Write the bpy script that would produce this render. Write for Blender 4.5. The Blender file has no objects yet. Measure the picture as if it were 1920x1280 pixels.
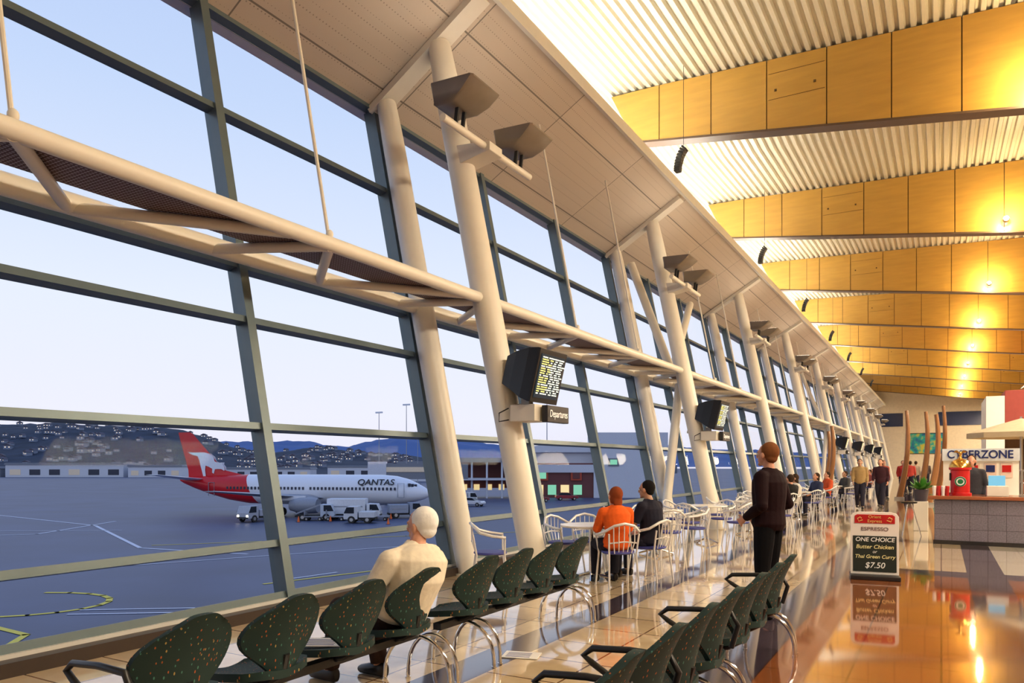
import bpy, bmesh, math, random
from mathutils import Vector, Matrix, Euler, noise
random.seed(5)
scene=bpy.context.scene
COL=scene.collection
V=Vector
pi=math.pi
scene.view_settings.view_transform='Standard'
scene.view_settings.look='None'
scene.view_settings.exposure=.12
scene.view_settings.gamma=.93

# ------------------------------------------------------------ materials
def mat(name,col,rough=.5,metal=0,emit=0,ecol=None,var=.12,scale=6,bump=0,spec=.5,coat=0,stretch=None):
    m=bpy.data.materials.new(name); m.use_nodes=True
    nt=m.node_tree; n=nt.nodes; l=nt.links
    b=n['Principled BSDF']
    tc=n.new('ShaderNodeTexCoord'); nz=n.new('ShaderNodeTexNoise')
    nz.inputs['Scale'].default_value=scale; nz.inputs['Detail'].default_value=4
    if stretch:
        mp=n.new('ShaderNodeMapping'); mp.inputs['Scale'].default_value=stretch
        l.new(tc.outputs['Object'],mp.inputs[0]); l.new(mp.outputs[0],nz.inputs['Vector'])
    else: l.new(tc.outputs['Object'],nz.inputs['Vector'])
    mx=n.new('ShaderNodeMix'); mx.data_type='RGBA'
    c=list(col)[:3]
    mx.inputs['A'].default_value=[max(0,x*(1-var)) for x in c]+[1]
    mx.inputs['B'].default_value=[min(1,x*(1+var)) for x in c]+[1]
    l.new(nz.outputs['Fac'],mx.inputs['Factor']); l.new(mx.outputs['Result'],b.inputs['Base Color'])
    b.inputs['Roughness'].default_value=rough; b.inputs['Metallic'].default_value=metal
    b.inputs['Specular IOR Level'].default_value=spec
    b.inputs['Coat Weight'].default_value=coat
    if emit:
        b.inputs['Emission Color'].default_value=list(ecol or c)+[1]
        b.inputs['Emission Strength'].default_value=emit
    if bump:
        bp=n.new('ShaderNodeBump'); bp.inputs['Strength'].default_value=bump; bp.inputs['Distance'].default_value=.02
        l.new(nz.outputs['Fac'],bp.inputs['Height']); l.new(bp.outputs[0],b.inputs['Normal'])
    return m

def brickmat(name,c1,c2,mortar,w,h,ms,rough,swap=False,coat=0,offset=0,noisecol=None,nscale=30,namt=.3):
    m=bpy.data.materials.new(name); m.use_nodes=True
    nt=m.node_tree; n=nt.nodes; l=nt.links; b=n['Principled BSDF']
    tc=n.new('ShaderNodeTexCoord'); sp=n.new('ShaderNodeSeparateXYZ'); cb=n.new('ShaderNodeCombineXYZ')
    l.new(tc.outputs['Object'],sp.inputs[0])
    if swap=='xz': l.new(sp.outputs['X'],cb.inputs['X']); l.new(sp.outputs['Z'],cb.inputs['Y'])
    elif swap: l.new(sp.outputs['Y'],cb.inputs['X']); l.new(sp.outputs['X'],cb.inputs['Y'])
    else: l.new(sp.outputs['X'],cb.inputs['X']); l.new(sp.outputs['Y'],cb.inputs['Y'])
    bt=n.new('ShaderNodeTexBrick'); bt.offset=offset; bt.squash=1
    l.new(cb.outputs[0],bt.inputs['Vector'])
    bt.inputs['Scale'].default_value=1; bt.inputs['Brick Width'].default_value=w; bt.inputs['Row Height'].default_value=h
    bt.inputs['Mortar Size'].default_value=ms; bt.inputs['Mortar Smooth'].default_value=.1; bt.inputs['Bias'].default_value=0
    bt.inputs['Color1'].default_value=list(c1)+[1]; bt.inputs['Color2'].default_value=list(c2)+[1]; bt.inputs['Mortar'].default_value=list(mortar)+[1]
    out=bt.outputs['Color']
    nz=n.new('ShaderNodeTexNoise'); nz.inputs['Scale'].default_value=nscale; nz.inputs['Detail'].default_value=6
    l.new(tc.outputs['Object'],nz.inputs['Vector'])
    mx=n.new('ShaderNodeMix'); mx.data_type='RGBA'; mx.blend_type='MULTIPLY'; mx.inputs['Factor'].default_value=namt
    l.new(out,mx.inputs['A'])
    rp=n.new('ShaderNodeValToRGB'); rp.color_ramp.elements[0].position=.35; rp.color_ramp.elements[1].position=.65
    rp.color_ramp.elements[0].color=list(noisecol or (.4,.4,.4))+[1]; rp.color_ramp.elements[1].color=(1,1,1,1)
    l.new(nz.outputs['Fac'],rp.inputs[0]); l.new(rp.outputs[0],mx.inputs['B'])
    l.new(mx.outputs['Result'],b.inputs['Base Color'])
    b.inputs['Roughness'].default_value=rough; b.inputs['Coat Weight'].default_value=coat; b.inputs['Coat Roughness'].default_value=.05
    return m

def perfmat(name,col,hole,scale,thr,panel=None,rough=.5):
    """panel material with a fine grid of punched dots"""
    m=bpy.data.materials.new(name); m.use_nodes=True
    nt=m.node_tree; n=nt.nodes; l=nt.links; b=n['Principled BSDF']
    tc=n.new('ShaderNodeTexCoord'); vo=n.new('ShaderNodeTexVoronoi'); vo.voronoi_dimensions='3D'
    vo.inputs['Scale'].default_value=scale; vo.inputs['Randomness'].default_value=0
    l.new(tc.outputs['Object'],vo.inputs['Vector'])
    lt=n.new('ShaderNodeMath'); lt.operation='LESS_THAN'; lt.inputs[1].default_value=thr
    l.new(vo.outputs['Distance'],lt.inputs[0])
    mx=n.new('ShaderNodeMix'); mx.data_type='RGBA'; l.new(lt.outputs[0],mx.inputs['Factor'])
    mx.inputs['B'].default_value=list(hole)+[1]
    if panel:
        sp=n.new('ShaderNodeSeparateXYZ'); cb=n.new('ShaderNodeCombineXYZ')
        l.new(tc.outputs['Object'],sp.inputs[0]); l.new(sp.outputs['Y'],cb.inputs['X']); l.new(sp.outputs['X'],cb.inputs['Y'])
        bt=n.new('ShaderNodeTexBrick'); bt.offset=0; l.new(cb.outputs[0],bt.inputs['Vector'])
        bt.inputs['Scale'].default_value=1; bt.inputs['Brick Width'].default_value=panel[0]; bt.inputs['Row Height'].default_value=panel[1]
        bt.inputs['Mortar Size'].default_value=.012
        bt.inputs['Color1'].default_value=list(col)+[1]; bt.inputs['Color2'].default_value=[c*.93 for c in col]+[1]; bt.inputs['Mortar'].default_value=[c*.35 for c in col]+[1]
        l.new(bt.outputs['Color'],mx.inputs['A'])
    else: mx.inputs['A'].default_value=list(col)+[1]
    l.new(mx.outputs['Result'],b.inputs['Base Color']); b.inputs['Roughness'].default_value=rough
    return m

def fleckmat(name):
    m=bpy.data.materials.new(name); m.use_nodes=True
    nt=m.node_tree; n=nt.nodes; l=nt.links; b=n['Principled BSDF']
    tc=n.new('ShaderNodeTexCoord'); mp=n.new('ShaderNodeMapping'); mp.inputs['Scale'].default_value=(50,50,20); mp.inputs['Rotation'].default_value=(.6,.3,.5)
    vo=n.new('ShaderNodeTexVoronoi'); vo.inputs['Scale'].default_value=1
    l.new(tc.outputs['Object'],mp.inputs[0]); l.new(mp.outputs[0],vo.inputs['Vector'])
    lt=n.new('ShaderNodeMath'); lt.operation='LESS_THAN'; lt.inputs[1].default_value=.19; l.new(vo.outputs['Distance'],lt.inputs[0])
    sc=n.new('ShaderNodeSeparateColor'); l.new(vo.outputs['Color'],sc.inputs[0])
    rp=n.new('ShaderNodeValToRGB'); rp.color_ramp.interpolation='CONSTANT'
    e=rp.color_ramp.elements; e[0].color=(.42,.1,.02,1); e[1].position=.45; e[1].color=(.06,.2,.15,1); x=e.new(.75); x.color=(.4,.27,.08,1)
    l.new(sc.outputs[0],rp.inputs[0])
    mx=n.new('ShaderNodeMix'); mx.data_type='RGBA'; mx.inputs['A'].default_value=(.006,.028,.026,1)
    l.new(rp.outputs[0],mx.inputs['B']); l.new(lt.outputs[0],mx.inputs['Factor']); l.new(mx.outputs['Result'],b.inputs['Base Color'])
    b.inputs['Roughness'].default_value=.7
    return m

def glassmat(name,tint):
    m=bpy.data.materials.new(name); m.use_nodes=True
    nt=m.node_tree; n=nt.nodes; l=nt.links; n.remove(n['Principled BSDF'])
    out=n['Material Output']; tr=n.new('ShaderNodeBsdfTransparent'); gl=n.new('ShaderNodeBsdfGlossy'); mx=n.new('ShaderNodeMixShader')
    lw=n.new('ShaderNodeLayerWeight'); lw.inputs['Blend'].default_value=.5
    pw=n.new('ShaderNodeMath'); pw.operation='POWER'; pw.inputs[1].default_value=7; l.new(lw.outputs['Facing'],pw.inputs[0])
    ma=n.new('ShaderNodeMath'); ma.operation='MULTIPLY_ADD'; ma.inputs[1].default_value=.3; ma.inputs[2].default_value=.0015; l.new(pw.outputs[0],ma.inputs[0])
    tr.inputs[0].default_value=list(tint)+[1]; gl.inputs['Roughness'].default_value=.0; gl.inputs['Color'].default_value=(.7,.7,.7,1)
    l.new(ma.outputs[0],mx.inputs[0]); l.new(tr.outputs[0],mx.inputs[1]); l.new(gl.outputs[0],mx.inputs[2]); l.new(mx.outputs[0],out.inputs[0])
    return m

cream=mat('cream_painted_steel',(.79,.76,.68),.35,var=.04)
cream2=mat('cream_trim',(.72,.69,.62),.45,var=.05)
white=mat('white_paint',(.85,.84,.82),.4,var=.03)
slate=mat('slate_painted_aluminium',(.15,.20,.22),.35,metal=.3,var=.08)
sillm=mat('sill_light',(.62,.62,.6),.35,var=.05)
darkm=mat('dark_brown_curb',(.05,.035,.028),.4)
black=mat('black_plastic',(.012,.012,.014),.4)
blackm=mat('black_rubber',(.02,.02,.02),.7)
chrome=mat('chrome',(.8,.8,.8),.12,metal=1,var=.02)
steel=mat('brushed_steel',(.5,.5,.5),.35,metal=.9)
lampgrey=mat('lamp_grey_brown',(.24,.205,.17),.35,metal=.25)
lampglass=mat('lamp_lens',(1,.95,.85),.3,emit=6,ecol=(1,.93,.8))
soffitm=perfmat('perforated_soffit',(.60,.53,.45),(.34,.29,.24),17,.18,panel=(3.083,1.22))
gratem=perfmat('perforated_walkway',(.10,.05,.038),(.45,.4,.42),26,.3)
deckm=mat('ribbed_metal_ceiling',(.66,.63,.52),.4,metal=.0,var=.05)
woodm=mat('golden_plywood',(.58,.35,.08),.33,var=.16,scale=1.2,stretch=(1,1,7),coat=.25)
woodgap=mat('panel_gap',(.12,.07,.02),.6)
beamtrim=mat('beam_trim',(.13,.085,.06),.4)
tile_b=brickmat('beige_marble_tile',(.70,.57,.39),(.63,.50,.33),(.22,.11,.05),.6,.6,.009,.06,coat=.6,namt=.28,nscale=5,noisecol=(.65,.55,.42))
tile_p=brickmat('purple_granite',(.10,.075,.10),(.075,.055,.075),(.04,.03,.04),.6,.6,.006,.08,coat=.6,nscale=90,namt=.7)
tile_o=brickmat('orange_granite',(.34,.125,.042),(.28,.10,.034),(.10,.04,.02),.6,.6,.008,.05,coat=.6,nscale=60,namt=.55,noisecol=(.45,.32,.28))
tile_w=brickmat('pale_stone',(.68,.62,.52),(.62,.57,.48),(.3,.25,.2),.6,.6,.006,.08,coat=.6,nscale=10,namt=.15)
glass=glassmat('window_glass',(.95,.975,.99))
seatm=fleckmat('green_fleck_fabric')
greyt=mat('apron_asphalt',(.05,.07,.145),.5,var=.45,scale=.12)
yel=mat('yellow_paint',(.75,.6,.06),.6)
wline=mat('white_line_paint',(.6,.62,.7),.6)

# ------------------------------------------------------------ geometry accumulator
class G:
    def __init__(s): s.v=[];s.f=[];s.m=[]
    def add(s,vs,fs,m=0):
        o=len(s.v); s.v+= [tuple(v) for v in vs]; s.f+=[tuple(i+o for i in f) for f in fs]; s.m+=[m]*len(fs); return s
    def box(s,c,d,m=0,R=None):
        c=V(c);vs=[]
        for x in(-.5,.5):
            for y in(-.5,.5):
                for z in(-.5,.5):
                    p=V((x*d[0],y*d[1],z*d[2])); vs.append(c+(R@p if R else p))
        return s.add(vs,[(0,1,3,2),(4,6,7,5),(0,4,5,1),(2,3,7,6),(0,2,6,4),(1,5,7,3)],m)
    def bar(s,p,q,w,h,m=0,side=(0,1,0)):
        p=V(p);q=V(q);t=(q-p).normalized();u=V(side);u=(u-t*u.dot(t)).normalized();v=t.cross(u)
        r=lambda c:[c+u*w/2+v*h/2,c-u*w/2+v*h/2,c-u*w/2-v*h/2,c+u*w/2-v*h/2]
        return s.loft([r(p),r(q)],m)
    def loft(s,rings,m=0,cap=True,closed=False):
        n=len(rings[0]);vs=[v for r in rings for v in r];fs=[]
        k=len(rings)
        for i in range(k if closed else k-1):
            j=(i+1)%k
            for a in range(n):
                b=(a+1)%n; fs.append((i*n+a,i*n+b,j*n+b,j*n+a))
        if cap and not closed: fs.append(tuple(range(n))[::-1]); fs.append(tuple((k-1)*n+a for a in range(n)))
        return s.add(vs,fs,m)
    def cyl(s,p,q,r,r2=None,n=14,m=0): return s.tube([p,q],[r,r if r2 is None else r2],n,m)
    def tube(s,pts,r,n=8,m=0,closed=False,ab=None,lat=None):
        pts=[V(p) for p in pts];k=len(pts)
        if not hasattr(r,'__len__'): r=[r]*k
        rings=[];u=None
        for i in range(k):
            if closed: t=(pts[(i+1)%k]-pts[i-1]).normalized()
            else: t=(pts[min(i+1,k-1)]-pts[max(i-1,0)]).normalized()
            if lat is not None: u=V(lat)
            elif u is None: u=V((0,0,1)) if abs(t.z)<.9 else V((1,0,0))
            u=(u-t*u.dot(t)).normalized(); v=t.cross(u)
            a,b=(r[i],r[i]) if ab is None else ab[i]
            rings.append([pts[i]+u*a*math.cos(2*pi*j/n)+v*b*math.sin(2*pi*j/n) for j in range(n)])
        return s.loft(rings,m,closed=closed)
    def ell(s,c,r,m=0,n=14,R=None,keep=None):
        c=V(c)
        if not hasattr(r,'__len__'): r=(r,r,r)
        vs=[];fs=[];h=n//2
        for i in range(h+1):
            a=pi*i/h
            for j in range(n):
                b=2*pi*j/n; vs.append(V((r[0]*math.sin(a)*math.cos(b),r[1]*math.sin(a)*math.sin(b),r[2]*math.cos(a))))
        for i in range(h):
            for j in range(n):
                f=(i*n+j,(i+1)*n+j,(i+1)*n+(j+1)%n,i*n+(j+1)%n)
                if keep:
                    cc=sum((vs[q] for q in f),V())/4
                    if not keep(cc): continue
                fs.append(f)
        vs=[c+(R@v if R else v) for v in vs]
        return s.add(vs,fs,m)
    def lathe(s,prof,c=(0,0,0),n=24,m=0,R=None):
        c=V(c);rings=[]
        for r,z in prof:
            ring=[]
            for j in range(n):
                p=V((r*math.cos(2*pi*j/n),r*math.sin(2*pi*j/n),z)); ring.append(c+(R@p if R else p))
            rings.append(ring)
        return s.loft(rings,m)
    def prism(s,o,t,M,m=0):
        n=len(o);vs=[M@V((x,y,-t/2)) for x,y in o]+[M@V((x,y,t/2)) for x,y in o]
        fs=[tuple(range(n))[::-1],tuple(range(n,2*n))]+[(i,(i+1)%n,(i+1)%n+n,i+n) for i in range(n)]
        return s.add(vs,fs,m)
    def quad(s,a,b,c,d,m=0): return s.add([a,b,c,d],[(0,1,2,3)],m)
    def obj(s,name,mats,parent=None,smooth=False,loc=(0,0,0),bevel=0,rot=None,fixn=True):
        me=bpy.data.meshes.new(name); me.from_pydata([tuple(v) for v in s.v],[],s.f)
        if not isinstance(mats,(list,tuple)): mats=[mats]
        for k in mats: me.materials.append(k)
        me.polygons.foreach_set('material_index',s.m)
        bm=bmesh.new(); bm.from_mesh(me); bmesh.ops.remove_doubles(bm,verts=bm.verts,dist=1e-6)
        if fixn: bmesh.ops.recalc_face_normals(bm,faces=bm.faces)
        bm.to_mesh(me); bm.free()
        if smooth:
            me.polygons.foreach_set('use_smooth',[True]*len(me.polygons)); me.set_sharp_from_angle(angle=math.radians(40))
        me.update()
        ob=bpy.data.objects.new(name,me); COL.objects.link(ob); ob.location=loc
        if rot: ob.rotation_euler=rot
        if parent: ob.parent=parent
        if bevel:
            md=ob.modifiers.new('bevel','BEVEL'); md.width=bevel; md.segments=2; md.limit_method='ANGLE'
        return ob

def empty(name,loc=(0,0,0),rz=0,rot=None):
    e=bpy.data.objects.new(name,None); e.empty_display_size=.1; COL.objects.link(e); e.location=loc
    e.rotation_euler=rot if rot else (0,0,rz); return e
def tag(o,label,cat,group=None,kind=None):
    o['label']=label; o['category']=cat
    if group:o['group']=group
    if kind:o['kind']=kind
    return o
def struct(o): o['kind']='structure'; return o
def dup(root,loc=None,rz=None,parent=None):
    n=root.copy(); COL.objects.link(n)
    if parent: n.parent=parent
    if loc is not None: n.location=loc
    if rz is not None: n.rotation_euler=(0,0,rz)
    for ch in root.children: dup(ch,parent=n)
    return n
def text(body,size,loc,rot,m,parent=None,ext=.003,name='lettering',shear=0,align='CENTER',sx=1,bold=0):
    cu=bpy.data.curves.new(name,'FONT'); cu.body=body; cu.size=size; cu.extrude=ext; cu.align_x=align; cu.align_y='CENTER'; cu.shear=shear; cu.offset=bold
    cu.materials.append(m)
    tmp=bpy.data.objects.new('t',cu); COL.objects.link(tmp)
    dg=bpy.context.evaluated_depsgraph_get(); me=bpy.data.meshes.new_from_object(tmp.evaluated_get(dg)); me.name=name
    bpy.data.objects.remove(tmp)
    ob=bpy.data.objects.new(name,me); COL.objects.link(ob); ob.location=loc; ob.rotation_euler=rot; ob.scale=(sx,1,1)
    if parent: ob.parent=parent
    return ob

TH=math.radians(30.02); cT,sT=math.cos(TH),math.sin(TH)
def AP(l,d,z=0): return V((l*cT-d*sT, l*sT+d*cT, z))   # apron frame, turned 30 degrees from the hall
BAY=9.25; Y0=8.9; MS=BAY/3
YEND=Y0+BAY*9.3

# ------------------------------------------------------------ camera, world
cam=bpy.data.cameras.new('camera'); co=bpy.data.objects.new('camera',cam); COL.objects.link(co)
co.location=(0,0,1.58); co.rotation_euler=(pi/2,0,TH); cam.sensor_width=36; cam.lens=1393/1920*36; cam.shift_y=230/1920
cam.clip_end=5000; scene.camera=co
w=bpy.data.worlds.new('dusk'); scene.world=w; w.use_nodes=True
nt=w.node_tree;n=nt.nodes;l=nt.links;bg=n['Background']
tc=n.new('ShaderNodeTexCoord');sp=n.new('ShaderNodeSeparateXYZ');rp=n.new('ShaderNodeValToRGB')
l.new(tc.outputs['Generated'],sp.inputs[0]);l.new(sp.outputs['Z'],rp.inputs[0]);l.new(rp.outputs[0],bg.inputs[0])
e=rp.color_ramp.elements;e[0].position=0;e[0].color=(.84,.80,.90,1);e[1].position=1;e[1].color=(.22,.36,.78,1)
for p,c in((.06,(.86,.85,.95)),(.2,(.80,.84,.96)),(.42,(.58,.69,.92))):
    x=e.new(p);x.color=list(c)+[1]
bg.inputs[1].default_value=1.0

# ------------------------------------------------------------ room shell
xs=[-6.3,-3.35,-3.0,-1.62,-1.2,.32,.78,14]; ys=[-8,12.1,12.7,17.0,17.6,YEND]
g=G()
for i in range(len(xs)-1):
    for j in range(len(ys)-1):
        x=(xs[i]+xs[i+1])/2;y=(ys[j]+ys[j+1])/2
        m=0
        if -3.35<x<-3.0 or -1.62<x<-1.2: m=1
        elif x>-1.2:
            if y<12.1: m=2
            elif y<12.7: m=1
            elif y<17: m=0 if x<.32 else 3
            elif y<17.6: m=1
            if .32<x<.78 and y<17: m=1
        g.quad((xs[i],ys[j],0),(xs[i+1],ys[j],0),(xs[i+1],ys[j+1],0),(xs[i],ys[j+1],0),m)
g.box((4,(YEND-8)/2,-.15),(20.6,YEND+8,.28),0)
struct(g.obj('floor',[tile_b,tile_p,tile_o,tile_w],fixn=False))

zr=lambda x:11.15-.034*(x+7.43)
g=G(); prof=[]
x=-8.3
while x<14:
    prof+= [(x,0),(x+.06,0),(x+.085,.085),(x+.155,.085),(x+.18,0)] if x<2.5 else [(x,0),(x+.09,0),(x+.11,.06),(x+.24,.06),(x+.27,0)]
    x+=.21 if x<2.5 else .3
rows=[]
yy=[-8]+[a for k in range(-1,10) for a in (Y0+BAY*k,Y0+BAY*k+BAY*.5)]
yy=[y for y in yy if y<YEND]+[YEND]
for y in yy:
    ph=((y-Y0)/BAY)%1
    dz=-.2 if abs(ph-.5)<.01 else 0
    rows.append([(x,y,zr(x)+z+dz) for x,z in prof])
nn=len(prof);vs=[v for r in rows for v in r];fs=[]
for i in range(len(rows)-1):
    for a in range(nn-1): fs.append((i*nn+a,i*nn+a+1,(i+1)*nn+a+1,(i+1)*nn+a))
g.add(vs,fs)
g.box((3,(YEND-8)/2,11.6),(23,YEND+8,.1))
struct(g.obj('ceiling',deckm,fixn=False))
# soffit
g=G(); a=(-7.66,7.05); b=(-5.57,8.3)
g.prism([(a[0],a[1]),(b[0],b[1]),(b[0],b[1]+.14),(a[0],a[1]+.14)],YEND+8,Matrix.Translation((0,(YEND-8)/2,0))@Matrix.Rotation(pi/2,4,'X'))
struct(g.obj('trim_1',soffitm))
g=G().box((b[0]+.03,(YEND-8)/2,b[1]+.05),(.07,YEND+8,.22)); struct(g.obj('trim_2',cream2))
g=G(); g.prism([(-7.7,7.0),(-7.7,7.3),(-8.3,9.2),(-8.3,11.6),(-8.5,11.6),(-8.5,9.1),(-7.9,7.0)],YEND+8,Matrix.Translation((0,(YEND-8)/2,0))@Matrix.Rotation(pi/2,4,'X'))
struct(g.obj('wall_left',white))
struct(G().box((14.1,(YEND-8)/2,5.7),(.2,YEND+8,12)).obj('wall_right',mat('warm_wall',(.62,.52,.4),.6)))
struct(G().box((3,-8.1,5.7),(23,.2,12)).obj('wall_near',mat('warm_wall_near',(.55,.46,.36),.6)))
g=G().box((3,YEND+.1,5.7),(23,.2,12)); struct(g.obj('wall_far',mat('far_wall_cream',(.72,.63,.48),.6)))
g=G().box((4.2,YEND-.03,6.6),(9,.08,1.5)); g.box((-5,YEND-.03,6.6),(2.5,.08,1.5)); struct(g.obj('window_99',mat('dusk_blue_window',(.03,.05,.13),.15)))
g=G(); g.box((-6.08,(YEND-8)/2,.055),(.24,YEND+8,.11),0); g.box((-6.14,(YEND-8)/2,.125),(.1,YEND+8,.035),1)
struct(g.obj('baseboard_left',[darkm,sillm]))
# added, unseen cove channel and lights above the soffit to brighten the ceiling
struct(G().box((-6.7,(YEND-8)/2,7.98),(.5,YEND+6,.16)).obj('added_cove_trim',white))
for y_,s_ in ((12,38),(53,44)):
    L=bpy.data.lights.new('added_cove_light','AREA'); L.shape='RECTANGLE'; L.size=.4; L.size_y=s_; L.energy=s_*44; L.color=(1,.95,.84)
    o=bpy.data.objects.new('added_cove_light',L); COL.objects.link(o); o.location=(-6.6,y_,8.12); o.rotation_euler=(pi,math.radians(-20),0)

# windows
fr=G(); LZ=[.14,.71,1.99,3.2,3.83,5.73,7.05]
fr.bar((-.21*.05,0,.05),(-.21*7.1,0,7.1),.115,.2)
for z in LZ:
    fr.bar((-.21*z,.05,z),(-.21*z,MS-.05,z),.075 if z>.2 else .12,.14,side=(-.21,0,1))
gl=G().quad((-.03-.21*.1,0,.1),(-.03-.21*.1,MS,.1),(-.03-.21*7.05,MS,7.05),(-.03-.21*7.05,0,7.05))
W0=empty('window_1',(-6.17,Y0-.03-3*MS,0)); struct(W0)
fr.obj('window_frame',slate,W0); gl.obj('glass_pane',glass,W0)
k=2
y=Y0-.03-2*MS
while y<YEND-1:
    d=dup(W0,(-6.17,y,0)); d.name='window_%d'%k; k+=1; y+=MS

# columns
def column(x0,top,r):
    g=G(); d=V((-.212,0,1)); P=lambda z:V((0,0,0))+d*z
    g.tube([P(.0),P(.05),P(.4),P(top*.5),P(top-.6),P(top-.05),P(top)],[r*.85,r*.9,r*.97,r*1.06,r,r*.9,r*.85],24,0,lat=(0,1,0))
    g.cyl((0,0,0),(0,0,.025),r*1.25,n=20)
    return g
mA=column(-4.74,7.72,.185).obj('steel_column',cream,smooth=True,loc=(-4.74,Y0,0))
mB=column(-5.93,7.1,.165).obj('steel_column',cream,smooth=True,loc=(-5.86,Y0,0))
for o,lb in((mA,'tall leaning cream steel column inside the glass wall'),(mB,'leaning cream steel column beside the window mullion')):
    tag(o,lb,'column','leaning columns')
    for k in range(1,10): dup(o,(o.location.x,Y0+BAY*k,0))
# soffit ribs
g=G(); g.bar((-7.6,0,7.0),(-5.62,0,8.21),.3,.1); rib=tag(g.obj('soffit_rib',cream2,loc=(0,Y0,0)),'cream transverse rib under the perforated soffit','beam','soffit ribs')
for k in range(1,10): dup(rib,(0,Y0+BAY*k,0))

# V braces
def brace(p,q,r=.11):
    g=G().cyl((0,0,0),V(q)-V(p),r,n=18); o=g.obj('diagonal_brace',cream,smooth=True,loc=p); tag(o,'cream tubular steel brace between leaning columns','brace','diagonal braces')
for yb in (Y0+BAY,Y0+4*BAY):
    brace((-7.15,yb+.55,6.9),(-5.95,yb+.25,3.95)); brace((-6.85,yb+4.9,6.6),(-5.95,yb+.35,3.95))
    brace((-5.75,yb+.3,3.6),(-5.85,yb-.6,.1)); brace((-5.75,yb+.35,3.6),(-5.85,yb+4.6,.1))

# walkway trusses
wt=empty('walkway_truss',(0,Y0-BAY,0)); tag(wt,'cream tubular truss walkway with perforated deck along the glass wall','walkway','walkway trusses')
XI,XO,ZW=-5.58,-6.72,3.9
G().cyl((XI,0,ZW),(XI,BAY,ZW),.078,n=20).obj('chord',cream,wt,smooth=True)
G().cyl((XO,0,ZW),(XO,BAY,ZW),.1,n=20).obj('chord',cream,wt,smooth=True)
G().box((XI-.4,BAY/2,ZW+.04),(.74,BAY-.05,.03)).obj('grating',gratem,wt)
for j in range(3):
    y=j*MS
    for p,q in(((XI,y,ZW-.03),(XO,y+1.0,ZW-.04)),((XO,y+1.0,ZW-.04),(XI,y+2.55,ZW-.03)),((XI,y+MS-.02,ZW-.03),(XO,y+MS-.6,ZW-.04))):
        G().cyl(p,q,.055,n=14).obj('brace',cream,wt,smooth=True)
    if j: 
        g=G().cyl((XI,y,ZW),(XI-.2*3.85,y,ZW+3.87),.019,n=8); g.ell((XI,y,ZW+.1),(.04,.04,.05)); g.obj('hanger_rod',cream,wt,smooth=True)
for k in range(0,9): dup(wt,(0,Y0+BAY*k,0))

# twin floodlights
fl=empty('twin_floodlight',(0,Y0,0)); tag(fl,'twin uplighter floodlights on a cream arm bracketed to a leaning column','light fixture','twin floodlights')
G().cyl((-5.5,-1.15,6.0),(-5.5,1.15,6.0),.05,n=16).obj('arm',cream,fl,smooth=True)
G().prism([(-.05,-.14),(.55,-.02),(.55,.1),(-.05,.16)],.34,Matrix.Translation((-5.95,0,5.95))@Matrix.Rotation(pi/2,4,'X')).obj('bracket',cream2,fl,bevel=.01)
for yo in(-.78,.78):
    g=G(); R=Matrix.Rotation(math.radians(2),3,'Y')
    LC=V((-5.4,yo,6.40))
    def ring(z,hx,hy,sx=0):
        return [LC+R@V((x*hx+sx,y*hy,z)) for x,y in((-1,-.9),(-.9,-1),(.9,-1),(1,-.9),(1,.9),(.9,1),(-.9,1),(-1,.9))]
    g.loft([ring(-.17,.13,.24,-.17),ring(-.15,.17,.28,-.14),ring(-.06,.25,.32,-.06),ring(.06,.33,.34,.0),ring(.08,.33,.35,.0)],0)
    for q in range(7): g.box(LC+R@V((-.3+q*.03,0,-.1+.008*q)),(.008,.54,.14),0,R)
    g.bar((-5.5,yo-.08,6.0),(-5.46,yo-.08,6.3),.03,.05,1); g.bar((-5.5,yo+.08,6.0),(-5.46,yo+.08,6.3),.03,.05,1)
    h=g.obj('lamp_housing',[lampgrey,blackm],fl,smooth=True)
    G().loft([[p for p in ring(.082,.29,.3)],[p for p in ring(.09,.29,.3)]]).obj('lamp_lens',lampglass,fl)
for k in range(1,10): dup(fl,(0,Y0+BAY*k,0))

# ceiling beams
g=G()
zb=lambda x: 9.81-.13*(x+6.77)
bm_=empty('ceiling_beam',(0,Y0,0)); tag(bm_,'deep tapering ceiling beam clad in golden plywood panels','beam','plywood ceiling beams')
T=Matrix.Rotation(pi/2,4,'X')
G().prism([(-7.40,11.1),(-6.74,9.84),(14,zb(14)+.03),(14,10.4)],.26,T).obj('beam_core',woodgap,bm_)
xsb=[-7.43+i*1.3 for i in range(17)]
g=G()
for i in range(16):
    x0,x1=xsb[i]+.012,xsb[i+1]-.012
    if i==0: o=[(x0,11.1),(-6.77,9.81),(x1,zb(x1)),(x1,zr(x1)-.02)]
    else: o=[(x0,zr(x0)-.02),(x0,zb(x0)),(x1,zb(x1)),(x1,zr(x1)-.02)]
    for s in(-1,1): g.prism(o,.03,Matrix.Translation((0,s*.145,0))@T)
    if i in(3,9):
        for s in (-1,1):
            xm=(x0+x1)/2; g.box((xm,s*.165,zb(xm)+.75),(1.22,.01,.006),1); g.box((xm,s*.165,zb(xm)+1.35),(1.22,.01,.006),1)
            g.box((xm+.4,s*.17,zb(xm)+.95),(.05,.02,.05),1); g.box((xm-.45,s*.17,zb(xm)+.95),(.05,.02,.05),1)
g.obj('plywood_cladding',[woodm,woodgap],bm_)
G().bar((-6.8,0,9.79),(14,0,zb(14)-.02),.36,.05).obj('bottom_flange',beamtrim,bm_)
for k in [-1]+list(range(1,10)): dup(bm_,(0,Y0+BAY*k,0))
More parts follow.
